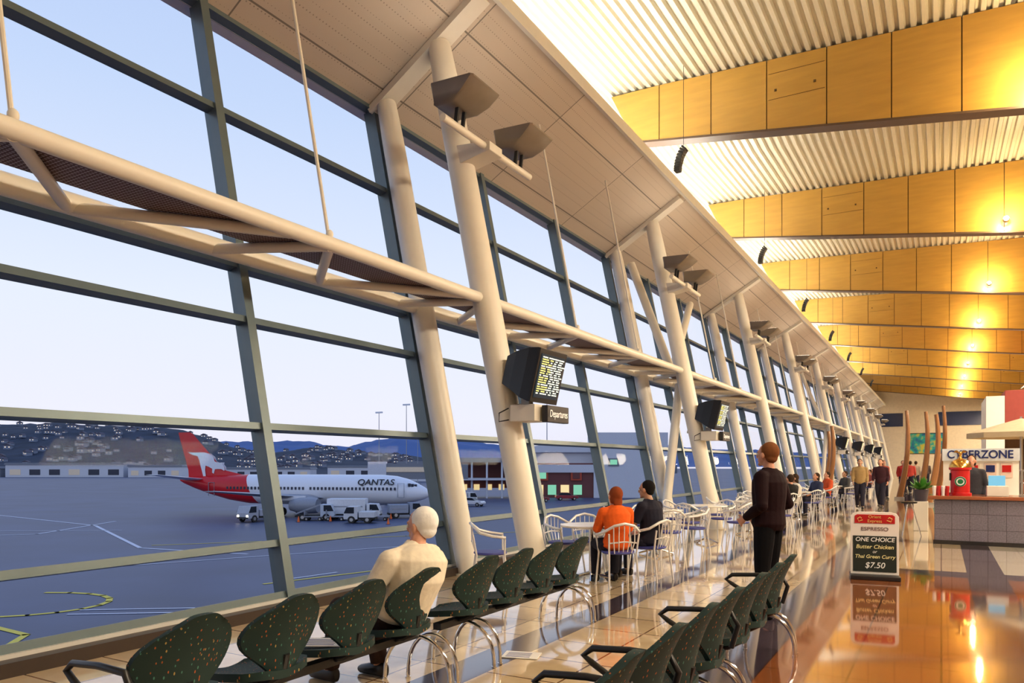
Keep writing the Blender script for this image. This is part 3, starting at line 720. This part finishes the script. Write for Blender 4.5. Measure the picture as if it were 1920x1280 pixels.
# plant on stand
pl=empty('potted_plant',(-.42,20.2,0)); tag(pl,'leafy green potted plant on a tall stand beside the kiosk','plant')
G().lathe([(.0001,.7),(.13,.7),(.17,.98),(.15,.98),(.0001,.95)],n=20).obj('pot',mat('dark_pot',(.06,.05,.07),.4),pl,smooth=True)
G().box((0,0,.35),(.3,.3,.7)).obj('stand',cream2,pl,bevel=.01)
g=G(); random.seed(4)
for i in range(130):
    a=random.uniform(0,2*pi);t=random.uniform(.1,1.3);ln=random.uniform(.15,.34);b=V((math.cos(a)*.05,math.sin(a)*.05,.97));d=V((math.cos(a)*t,math.sin(a)*t,1.1-t*.5)).normalized();q=b+d*ln;sd=d.cross(V((0,0,1))).normalized()*.035
    g.add([b,b+d*ln*.6+sd,q,b+d*ln*.6-sd],[(0,1,2,3)])
f=g.obj('foliage',mat('leaf_green',(.06,.25,.03),.5),pl,fixn=False); f['kind']='stuff'
# bar stool tripod
st=empty('bar_stool',(-.62,18.6,0)); tag(st,'chrome tripod bar stool with round seat','stool')
G().lathe([(.0001,.72),(.16,.72),(.17,.75),(.0001,.77)],n=20).obj('seat',black,st,smooth=True)
for q in range(3):
    a=q*2.1; G().cyl((.05*math.cos(a),.05*math.sin(a),.72),(.24*math.cos(a),.24*math.sin(a),0),.012).obj('leg',chrome,st,smooth=True)
# booth with letters
navy=mat('navy_lettering',(.015,.03,.16),.4)
bo=empty('internet_booth',(.05,26.0,0)); tag(bo,'white partition booth with navy lettered header and red posters','booth')
G().box((.95,0,.9),(1.9,.08,1.8)).obj('partition',white,bo)
G().box((.95,-.06,1.86),(1.95,.1,.36)).obj('header',mat('header_pale',(.6,.66,.75),.4),bo)
text('CYBERZONE',.33,(.93,-.12,1.86),F,navy,bo,bold=.006,sx=.88)
for i,(x,c) in enumerate(((.35,redp),(.78,redp),(1.2,navy),(1.6,redp))):
    G().box((x,-.05,1.4),(.3,.02,.42)).obj('poster',mat('poster_pale',(.75,.6,.55),.5),bo); G().box((x,-.065,1.45),(.22,.01,.2)).obj('poster_print',c,bo)
# shop boxes & umbrella
sh_=empty('shop',(1.5,36,0)); tag(sh_,'white and dark red boxed shop front inside the concourse','shop')
G().box((.3,0,2.1),(.6,4,4.2)).obj('pillar',white,sh_); G().box((4.6,.0,3.6),(8,4,1.6)).obj('fascia',mat('dark_red_brick',(.32,.06,.05),.6),sh_,bevel=.02)
G().box((4.6,1.6,1.4),(8,.2,2.8)).obj('back_panel',mat('shop_brown',(.3,.2,.13),.6),sh_); G().box((4.6,-1.9,.5),(7,.4,1.0)).obj('service_bench',bench,sh_)
um=empty('parasol',(1.85,24.0,0)); tag(um,'large cream square parasol beside the kiosk','umbrella')
G().cyl((0,0,0),(0,0,2.85),.03).obj('pole',steel,um)
g=G(); rr=[V((1.25*math.cos(a),1.25*math.sin(a),2.42)) for a in [pi/4*i for i in range(8)]]; r2=[V((p.x*1,p.y*1,p.z-.14)) for p in rr]; tp=[V((p.x*.03,p.y*.03,2.8)) for p in rr]
g.loft([r2,rr,tp],cap=False); g.obj('canopy',mat('parasol_canvas',(.5,.42,.3),.8),um,fixn=False)
G().cyl((0,0,0),(0,0,.08),.3,n=20).obj('base_weight',steel,um)
# curved timber posts
timb=mat('curved_timber',(.3,.14,.05),.4)
for x,y,h in((-1.55,38,4.0),(-.75,36,3.8),(-.1,40,4.3),(-4.2,34,3.2),(-4.7,37,3.1),(-.35,33,3.5)):
    r=empty('timber_post',(x,y,0)); tag(r,'curved tapering timber post standing in the concourse','post','curved timber posts')
    G().tube([(.35*math.sin(t*2.2)-.1,0,h*t) for t in [i/10 for i in range(11)]],.1,8,ab=[(.14-.07*t/10,.09) for t in range(11)],lat=(1,0,0)).obj('post',timb,r,smooth=True)
    G().box((-.1,0,.05),(.4,.3,.1)).obj('base_plate',steel,r)
# artwork on far wall
aw=empty('wall_mural',(-1.6,YEND-.05,3.9)); tag(aw,'colourful abstract teal mural hanging on the end wall','painting')
am=bpy.data.materials.new('mural_paint'); am.use_nodes=True; n_=am.node_tree.nodes; l_=am.node_tree.links; vz=n_.new('ShaderNodeTexNoise'); vz.inputs['Scale'].default_value=1.4; rpz=n_.new('ShaderNodeValToRGB')
ee=rpz.color_ramp.elements; ee[0].position=.35; ee[0].color=(.01,.12,.3,1); ee[1].position=.65; ee[1].color=(.5,.45,.05,1); q=ee.new(.5); q.color=(.02,.35,.3,1)
tcz=n_.new('ShaderNodeTexCoord'); l_.new(tcz.outputs['Object'],vz.inputs['Vector']); l_.new(vz.outputs['Fac'],rpz.inputs[0]); l_.new(rpz.outputs[0],n_['Principled BSDF'].inputs['Base Color'])
G().box((0,0,0),(3.6,.06,2.2)).obj('canvas',am,aw); g=G()
for sx in(-1.83,1.83): g.box((sx,0,0),(.06,.08,2.3))
for sz in(-1.13,1.13): g.box((0,0,sz),(3.7,.08,.06))
g.obj('picture_frame',black,aw)
# shop line along the far end
for i,(x,y,c) in enumerate(((3.2,50,(.35,.06,.05)),(3.4,62,(.5,.4,.25)),(3.2,76,(.15,.12,.2)))):
    r=empty('shop',(x,y,0)); tag(r,'lit shop front along the inner side of the concourse','shop','shop fronts')
    G().box((3,0,3.2),(6,8,1.0)).obj('fascia',mat('fascia_%d'%i,c,.5),r); G().box((3,1,1.3),(5.6,6,2.6)).obj('shop_body',cream2,r); G().box((3,-2.05,1.4),(5,.06,2.0)).obj('lit_window',mat('lit_shop_%d'%i,(.8,.6,.35),.4,emit=.5,ecol=(1,.7,.35)),r)

# papers
for (x,y,z,a,nm,lb) in ((-3.0,5.35,.003,.3,'brochure','white folded brochure lying on the floor'),(XR1-.03,3.4,.475,.5,'magazine','magazine lying on a green seat')):
    g=G().box((0,0,.003),(.3,.21,.006)); 
    for q in range(4): g.box((-.02,-.07+.04*q,.0065),(.2,.012,.001),1)
    tag(g.obj(nm,[white,blue],loc=(x,y,z),rot=(0,0,a)),lb,'paper')

# ------------------------------------------------------------ exterior
ZG=-5.2
ap=G(); 
C=AP(-100,300,ZG); ap.box((C.x,C.y,ZG-.5),(2600,1900,1.0)); apo=ap.obj('apron',greyt,loc=(0,0,0)); tag(apo,'dark blue-grey airport apron asphalt outside the glass','ground')
def line(pts,w,m,g):
    pts=[AP(*p,z=ZG+.02) for p in pts]
    for a,b in zip(pts,pts[1:]):
        t=(b-a).normalized(); s=V((-t.y,t.x,0))*w/2; a2=a-t*w*.3;b2=b+t*w*.3
        g.quad(a2+s,b2+s,b2-s,a2-s,m)
g=G()
line([(-24+4.2*math.cos(a),36+3.2*math.sin(a)) for a in [-2.2+.3*i for i in range(14)]],.3,0,g)
line([(-28,31.5),(-22,31.2),(-19.3,29.5),(-18.6,27)],.3,0,g)
line([(-14,42),(-4,52),(2,60)],.26,0,g); line([(-9,40),(-1,47)],.26,0,g); line([(-13,36),(-7,41)],.22,0,g)
line([(-20,33.5),(-14.5,34)],.2,1,g); line([(-20,34.5),(-15,35)],.2,1,g); line([(-13,44),(-11,46.5)],.25,1,g)
line([(-47,88),(-46,72),(-60,66)],.35,1,g); line([(-70,100),(-46,82),(-30,60),(-20,56)],.35,1,g); line([(-30,62),(-10,70),(5,76)],.25,0,g); line([(-60,75),(-40,76)],.3,1,g); line([(-28,48),(-8,62)],.25,1,g)
g.obj('painted_marking',[yel,wline],apo,fixn=False)

# aircraft
redq=(.62,.012,.02)
qm=bpy.data.materials.new('fuselage_livery'); qm.use_nodes=True; n_=qm.node_tree.nodes; l_=qm.node_tree.links
tcz=n_.new('ShaderNodeTexCoord'); spz=n_.new('ShaderNodeSeparateXYZ'); l_.new(tcz.outputs['Object'],spz.inputs[0])
ma=n_.new('ShaderNodeMath'); ma.operation='MULTIPLY_ADD'; ma.inputs[1].default_value=.45; l_.new(spz.outputs['Z'],ma.inputs[0]); l_.new(spz.outputs['X'],ma.inputs[2])
lt=n_.new('ShaderNodeMath'); lt.operation='LESS_THAN'; lt.inputs[1].default_value=-5.2; l_.new(ma.outputs[0],lt.inputs[0])
mxz=n_.new('ShaderNodeMix'); mxz.data_type='RGBA'; mxz.inputs['A'].default_value=(.78,.8,.85,1); mxz.inputs['B'].default_value=list(redq)+[1]; l_.new(lt.outputs[0],mxz.inputs['Factor']); l_.new(mxz.outputs['Result'],n_['Principled BSDF'].inputs['Base Color']); n_['Principled BSDF'].inputs['Roughness'].default_value=.25
qred=mat('tail_red',redq,.3,var=.05); pwhite=mat('aircraft_white',(.75,.78,.84),.3,var=.03); pgrey=mat('aircraft_grey',(.3,.32,.37),.35); dkw=mat('cabin_window_dark',(.03,.04,.07),.2)
pp=AP(-28.3,100,ZG); pl_=empty('airliner',pp,math.radians(30-11)); tag(pl_,'white twin-engine airliner with red tail parked on the apron','airplane')
def ring(x,zc,rw,rh,n=28): return [V((x,rw*math.cos(2*pi*i/n),zc+rh*math.sin(2*pi*i/n))) for i in range(n)]
G().loft([ring(*a) for a in((18.2,2.95,.05,.05),(17.9,2.97,.4,.38),(17.2,3.02,.85,.8),(16.2,3.15,1.25,1.2),(15,3.27,1.55,1.6),(13.5,3.35,1.8,1.88),(11.5,3.4,1.88,2.0),(4,3.4,1.88,2.0),(-4,3.4,1.88,2.0),(-7.5,3.42,1.85,1.97),(-10.5,3.62,1.6,1.72),(-13.5,3.95,1.15,1.28),(-16,4.3,.7,.8),(-17.6,4.55,.35,.42),(-18.2,4.62,.12,.16))]).obj('fuselage',qm,pl_,smooth=True)
def foil(pts,th,M=None):
    g=G();rings=[]
    for le,te,t in pts:
        le=V(le);te=V(te);c=te-le;up=V((0,0,1)) if M is None else V((0,1,0))
        rings.append([le,le+c*.2+up*t,le+c*.6+up*t*.8,te,le+c*.6-up*t*.8,le+c*.2-up*t])
    return g.loft(rings)
foil([((-8.0,0,5.2),(-16.9,0,4.7),.18),((-11.6,0,6.0),(-17.0,0,6.0),.2),((-16.3,0,11.0),(-18.5,0,11.0),.1),((-16.7,0,11.2),(-18.5,0,11.2),.04)],.2,1).obj('tail_fin',qred,pl_,smooth=True)
for s in(-1,1):
    foil([((-14,s*.4,4.7),(-17.4,s*.4,4.6),.15),((-17.2,s*6.3,5.4),(-18.9,s*6.3,5.4),.06)],.1).obj('tailplane',pwhite,pl_,smooth=True)
    foil([((4.2,s*1.2,2.3),(-4.2,s*1.2,2.3),.45),((1.3,s*5.2,2.7),(-3.4,s*5.2,2.7),.28),((-3.6,s*14.4,3.6),(-5.2,s*14.4,3.6),.08)],.1).obj('wing',pgrey,pl_,smooth=True)
    e_=empty('engine',(2.6,s*4.9,1.55)); e_.parent=pl_
    G().lathe([(.75,2.1),(.86,2.15),(.98,1.9),(1.05,1.0),(.98,-.4),(.7,-1.6),(.62,-1.6),(.8,0),(.78,1.6)],R=Matrix.Rotation(pi/2,3,'Y'),n=28).obj('cowling',pgrey,e_,smooth=True)
    G().lathe([(.0001,1.3),(.2,1.1),(.78,1.0),(.78,.9),(.0001,.9)],R=Matrix.Rotation(pi/2,3,'Y'),n=24).obj('fan',blackm,e_)
    G().box((-1.2,0,.9),(3.2,.25,.6)).obj('pylon',pwhite,e_)
    g=G().cyl((-1.6,s*2.6,.5),(-1.6,s*2.6,2.3),.12)
    for dy in(-.35,.35): g.cyl((-1.6,s*2.6+dy-.15,.55),(-1.6,s*2.6+dy+.15,.55),.55,n=24,m=1)
    g.obj('main_gear',[steel,blackm],pl_,smooth=True)
g=G().cyl((13.2,0,.4),(13.2,0,1.9),.1)
for dy in(-.2,.2): g.cyl((13.2,dy-.1,.38),(13.2,dy+.1,.38),.38,n=24,m=1)
g.obj('nose_gear',[steel,blackm],pl_,smooth=True)
g=G()
for s in(-1,1):
    for i in range(46):
        x=-10+i*.53
        if abs(i-22)<.5: continue
        g.box((x,s*(1.9-.0 if x>-7 else 1.9+(x+7)*.09),3.6),(.26,.06,.36))
g.obj('cabin_window_row',dkw,pl_)
g=G()
for s in(-1,1):
    for x in(14.6,-12.6):
        yy_=1.66 if x>0 else 1.31
        for b in(.95,-.95): g.box((x+ (b*.45),s*yy_,3.4),(.04,.1,1.8))
        g.box((x,s*yy_,4.3),(.86,.1,.04)); g.box((x,s*yy_,2.5),(.86,.1,.04))
g.obj('door_outline',pgrey,pl_)
g=G()
for s in(-1,1):
    for q in range(3): g.box((16.25-q*.35,s*(.75+.22*q),3.98+.06*q),(.34,.3,.4),0,Matrix.Rotation(s*-.5,3,'Z'))
g.obj('cockpit_window',dkw,pl_)
blet=mat('aircraft_black_lettering',(.015,.015,.02),.4)
for s in(-1,1):
    text('QANTAS',1.1,(11.2,s*1.76,4.42),(math.radians(70),0,0 if s<0 else pi),blet,pl_,ext=.03,name='airline_lettering',bold=.012,sx=1.15,shear=.1)
text('VH-TJE',.6,(-3.6,-1.86,2.9),(math.radians(95),0,0),blet,pl_,ext=.02,name='registration_lettering')
# leaping kangaroo silhouette
kang=[(0,0),(.35,.18),(.9,.55),(1.5,1.0),(2.0,1.2),(2.6,1.25),(3.0,1.05),(3.4,1.15),(3.75,1.45),(3.85,1.3),(4.2,1.25),(4.45,1.02),(4.1,.95),(3.75,.72),(3.55,.55),(3.75,.2),(3.55,.15),(3.3,.42),(2.9,.35),(2.5,.22),(2.75,-.1),(3.2,-.45),(3.75,-.55),(3.7,-.7),(3.1,-.68),(2.45,-.3),(1.95,-.02),(1.6,.2),(1.2,.35),(.6,.1)]
for s in(-1,1):
    M=Matrix.Translation((-17.0,s*.24,8.5))@Matrix.Rotation(pi/2,4,'X')@Matrix.Rotation(math.radians(-40),4,'Z')@Matrix.Diagonal((1.35,1.6,1,1))
    G().prism(kang,.04,M).obj('kangaroo_emblem',pwhite,pl_)

# vehicles
wheelm=blackm; carwin=mat('car_window',(.02,.025,.035),.1); tailm=mat('tail_light',(.6,.02,.01),.3,emit=.5); headm=mat('headlight_lit',(1,.9,.7),.3,emit=12,ecol=(1,.85,.6))
def wheels(r,xs_,hw,rad):
    for x in xs_:
        for s in(-1,1):
            g=G().cyl((x,s*hw-.1,rad),(x,s*hw+.1,rad),rad,n=18); g.cyl((x,s*hw-.11,rad),(x,s*hw+.11,rad),rad*.5,n=12,m=1); g.obj('wheel',[wheelm,steel],r,smooth=True)
def car(l,d,rz,c,lb,name='car'):
    r=empty(name,AP(l,d,ZG),rz+TH); tag(r,lb,'car'); M=Matrix.Rotation(pi/2,4,'X')
    G().prism([(-2.1,.35),(2.1,.35),(2.15,.65),(1.9,.85),(.9,.95),(-1.6,1.0),(-2.1,.95),(-2.15,.6)],1.7,M).obj('car_body',mat('car_paint',c,.25,coat=.6),r,bevel=.06)
    G().prism([(.95,.93),(.35,1.38),(-1.1,1.42),(-1.75,.98)],1.45,M).obj('cabin',carwin,r,bevel=.05)
    G().prism([(.3,1.37),(.3,1.43),(-1.1,1.46),(-1.1,1.4)],1.4,M).obj('roof',mat('car_roof',c,.25),r)
    wheels(r,(-1.3,1.35),.78,.32); 
    for s in(-1,1): G().box((-2.12,s*.6,.75),(.06,.3,.12)).obj('tail_light',tailm,r); G().box((2.1,s*.6,.62),(.08,.3,.14)).obj('headlight',white,r)
def van(l,d,rz,L,H,c,lb,flat=False,lit=False):
    r=empty('service_truck',AP(l,d,ZG),rz+TH); tag(r,lb,'truck'); M=Matrix.Rotation(pi/2,4,'X'); p=mat('truck_paint',c,.35)
    x=L/2
    G().prism([(x-1.6,.45),(x,.45),(x,1.1),(x-.35,1.9),(x-1.6,1.95)],1.9,M).obj('cab',p,r,bevel=.05)
    G().prism([(x-.03,1.15),(x-.36,1.85),(x-1.2,1.85),(x-1.2,1.15)],1.94,M).obj('cab_window',carwin,r)
    G().box((0,0,.55),(L,1.7,.2)).obj('chassis',blackm,r)
    for s in(-1,1): G().box((x+.01,s*.7,.75),(.06,.24,.2)).obj('headlight',headm if lit else white,r)
    if flat: 
        G().bar((-x,0,.8),(x-1.7,0,1.9),1.0,.18,side=(0,1,0)).obj('belt_conveyor',pgrey,r)
    else:
        G().box((-.85,0,.65+H/2),(L-1.8,2.1,H)).obj('cargo_box',p,r,bevel=.08)
        G().box((-.85,-1.07,.65+H*.5),(L-2.4,.02,.12)).obj('side_stripe',pgrey,r)
    wheels(r,(-x+.9,x-.9),.9,.42)
van(-19.5,92,0,6.5,1.9,(.7,.72,.76),'white fuel truck parked beside the airliner')
van(-23.8,90,.1,4.6,1,(.5,.55,.62),'pale belt loader vehicle under the airliner',True)
van(-17.5,86,pi,3.6,.7,(.6,.62,.65),'small white baggage tug on the apron')
van(-13.6,94,.3,4.2,1.1,(.3,.34,.42),'grey service van parked under the airliner nose')
van(-30.5,88,-2.0,3.8,.8,(.4,.42,.48),'baggage tug with lit headlights beside the airliner tail',lit=True)
van(-8.5,128,.2,4.8,1.3,(.75,.76,.78),'white van parked by the terminal')
car(10.3,140,.1,(.3,.015,.03),'dark red car parked by the terminal building'); car(4.5,133,.5,(.25,.04,.04),'maroon car parked under the terminal canopy'); car(-6.5,120,-.4,(.7,.7,.72),'white car parked on the apron')
cone=empty('traffic_cone',AP(-21.5,88,ZG)); tag(cone,'orange traffic cone standing on the apron','cone','apron cones')
G().lathe([(.16,.03),(.03,.7),(.0001,.7)],n=14).obj('cone_body',mat('cone_orange',(.8,.15,.02),.5),cone,smooth=True); G().box((0,0,.015),(.42,.42,.03)).obj('base',blackm,cone)
for l_,d_ in((-25,87),(-15,92),(-14,84)): dup(cone,AP(l_,d_,ZG))
for i in range(4):
    r=empty('baggage_cart',AP(-16+i*-2.6,89.5,ZG),TH); tag(r,'low open baggage cart on small wheels','cart','baggage carts'); G().box((0,0,.5),(2.2,1.3,.12)).obj('deck',pgrey,r); G().box((-1.05,0,.9),(.06,1.3,.8)).obj('end_panel',pgrey,r); wheels(r,(-.8,.8),.6,.22)

# terminal building outside
tb=empty('terminal_building',AP(0,150,ZG),TH); tag(tb,'white airport terminal block with maroon lit facade outside','building')
bw=mat('building_white',(.62,.64,.7),.7); bmar=mat('building_maroon',(.16,.05,.05),.6); bgr=mat('building_grey',(.22,.24,.28),.7); litg=mat('lit_green_window',(.2,.5,.35),.4,emit=.5,ecol=(.35,.85,.5)); redf=mat('red_window_frame',(.5,.08,.04),.5); lity=mat('lit_yellow_window',(.8,.6,.3),.4,emit=.7,ecol=(1,.75,.35)); litd=mat('dim_lit_window',(.5,.45,.4),.4,emit=.12,ecol=(1,.8,.5))
G().box((24,6,6.6),(15,12,13.2)).obj('tall_block',bw,tb); G().box((10,4,5.9),(15,8,1.6)).obj('white_fascia',bw,tb)
g=G().box((10.5,4,3.5),(12,7,7.0)); g.obj('maroon_block',bmar,tb)
G().prism([(2,10.2),(18,10.2),(18,11.6),(7,11.9),(2,11.0)],10,Matrix.Translation((0,6,-1))@Matrix.Rotation(pi/2,4,'X')).obj('upper_roof',bw,tb)
G().box((9.5,6,8.2),(15,8,3.5)).obj('upper_wall',bw,tb)
for i,x in enumerate((6.2,13.0,20.5)):
    G().box((x,-.02 if i==2 else .35,4.8 if i<2 else 7.2),(2.2,.3,2.6 if i<2 else 1.6)).obj('window_frame',redf if i<2 else bgr,tb); G().box((x,-.2 if i==2 else .15,4.8 if i<2 else 7.2),(1.4,.2,1.9 if i<2 else 1.0)).obj('window_pane',litg if i!=1 else bmar,tb)
for i in range(4): G().box((5.5+i*2.6,.4,1.6),(1.7,.2,2.0)).obj('lit_doorway',litg if i%2 else lity,tb)
G().box((-5,2,7.6),(14,9,.9)).obj('canopy_roof',bgr,tb); G().box((-5,6,4.5),(13.5,.3,5.4)).obj('back_wall',bmar,tb); G().box((-5,1,3.8),(14,8,.4)).obj('canopy_slab',bw,tb)
for i in range(5): G().cyl((-11+i*3,-2,0),(-11+i*3,-2,7.2),.2).obj('canopy_post',bw,tb)
for i in range(5): G().box((-10+i*2.6,5.6,2),(1.2,.2,1.2)).obj('lit_window',lity,tb)
jb=empty('jet_bridge',AP(-15,125,ZG),TH+.12); tag(jb,'grey jet bridge reaching toward the parked airliner','jet bridge')
G().box((0,0,5.6),(15,3,2.6)).obj('tunnel',bgr,jb); G().box((-7.5,0,5.6),(3,3.6,3.2)).obj('rotunda',bw,jb)
for x in(-6,5): G().cyl((x,0,0),(x,0,4.4),.35).obj('support_leg',pgrey,jb)
G().box((0,-1.55,5.9),(13,.1,.8)).obj('window_strip',litd,jb)
def shed(l,d,L,H,W,lb,m=bw,roofm=bgr,nw=6,nm='hangar'):
    r=empty(nm,AP(l,d,ZG),TH); tag(r,lb,'building','airfield sheds'); G().box((0,0,H/2),(L,W,H)).obj('shed_wall',m,r)
    G().prism([(-L/2-.5,H),(L/2+.5,H),(L/2,H+1),(-L/2,H+1)],W+1,Matrix.Rotation(pi/2,4,'X')).obj('shed_roof',roofm,r)
    for i in range(nw): G().box((-L/2+(i+.5)*L/nw,-W/2-.05,H*.4),(L/nw*.55,.1,H*.45)).obj('shed_door',dkw if i%3 else litd,r)
shed(-235,400,62,6.5,20,'long pale airfield hangar with lit doors'); shed(-186,395,28,5.5,16,'low white airfield shed',nw=4); shed(-285,400,30,4.5,16,'low grey airfield shed',m=bgr,nw=3); shed(-140,430,50,4,14,'long low airfield building beyond the apron',nw=7); shed(-75,430,60,5,14,'low shed beyond the airliner',nw=7); shed(-30,300,30,7,14,'pale airfield building behind the airliner',nw=5)
for l_,d_,h in((-34,190,20),(-27,190,22),(-33,260,18),(0,230,18),(8,170,22)):
    r=empty('floodlight_mast',AP(l_,d_,ZG)); tag(r,'tall slim apron floodlight mast','mast','floodlight masts'); G().cyl((0,0,0),(0,0,h),.14,.07).obj('mast_pole',pgrey,r); G().box((0,0,h),(2.2,.3,.4)).obj('lamp_head',pwhite,r)

# hills
def interp(x,T):
    for (a,b),(c,d) in zip(T,T[1:]):
        if a<=x<=c: return b+(d-b)*(x-a)/(c-a)
    return T[0][1] if x<T[0][0] else T[-1][1]
def hill(name,T,l0,l1,d0,d1,m,lb,seed,amp):
    vs=[];nu,nv=160,26
    def H(l,d):
        t=(d-d0)/(d1-d0); t=max(0,min(1,t)); base=interp(l*d1/d if d>0 else l,T)+5.2
        f=t*t*(3-2*t)
        return ZG-.3+base*f+ f*amp*(noise.noise(V((l*.012+seed,d*.012,0)))+.5*noise.noise(V((l*.04,d*.04,seed))))+.25*amp*f*noise.noise(V((l*.15,d*.15,seed)))
    g=G();fs=[]
    for j in range(nv+1):
        d=d0+(d1-d0)*j/nv
        for i in range(nu+1):
            lr=(l0+(l1-l0)*i/nu); l=lr*d/d1
            vs.append(AP(l,d,H(l,d)))
    n=nu+1
    for j in range(nv):
        for i in range(nu): a=j*n+i; fs.append((a,a+1,a+n+1,a+n))
    g.add(vs,fs); o=g.obj(name,m,smooth=True,fixn=False); tag(o,lb,'hill'); return H
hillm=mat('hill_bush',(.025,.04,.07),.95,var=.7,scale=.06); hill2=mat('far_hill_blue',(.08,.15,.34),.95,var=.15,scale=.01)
T1=[(-900,45),(-620,48),(-560,51),(-500,48),(-440,46),(-400,42),(-340,24),(-310,15),(-280,17),(-240,22),(-190,16),(-140,14),(-80,5),(0,2),(200,0)]
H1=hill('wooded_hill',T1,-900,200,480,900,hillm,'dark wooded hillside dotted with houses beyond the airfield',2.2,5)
T2=[(-1600,90),(-700,75),(-560,60),(-440,80),(-380,97),(-330,92),(-250,70),(-170,82),(-110,75),(0,45),(150,70),(500,60),(1400,20)]
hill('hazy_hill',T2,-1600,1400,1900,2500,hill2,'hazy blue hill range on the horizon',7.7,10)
hw=empty('hillside_house',AP(-400,600,0)); tag(hw,'small pale gabled house on the wooded hillside','house','hillside houses')
G().box((0,0,1.0),(4.6,3.6,2.6)).obj('house_wall',mat('house_pale',(.22,.26,.35),.7),hw)
G().prism([(-2.7,2.3),(2.7,2.3),(0,3.6)],4.0,Matrix.Rotation(pi/2,4,'X')).obj('house_roof',mat('house_roof',(.09,.08,.11),.7),hw)
g=G()
for x in(-1.2,1.1): g.box((x,-1.85,1.3),(.6,.1,.6))
g.obj('house_window',mat('house_lit',(.8,.6,.35),.4,emit=1.0,ecol=(1,.8,.6)),hw)
random.seed(21); first=True; cnt=0
while cnt<260:
    d=random.uniform(520,850); lr=random.uniform(-640,-120); l=lr*d/900; t=(d-480)/420
    z=H1(l,d)
    if noise.noise(V((l*.02,d*.02,4)))<-.12: continue
    if z<-3: continue
    if first: hw.location=AP(l,d,z); hw.rotation_euler=(0,0,TH+.2); first=False
    else:
        o=dup(hw,AP(l,d,z),rz=TH+random.uniform(-.7,.7)); s_=random.uniform(.8,1.35); o.scale=(s_,s_,s_)
    cnt+=1

print('done objects',len(bpy.data.objects))
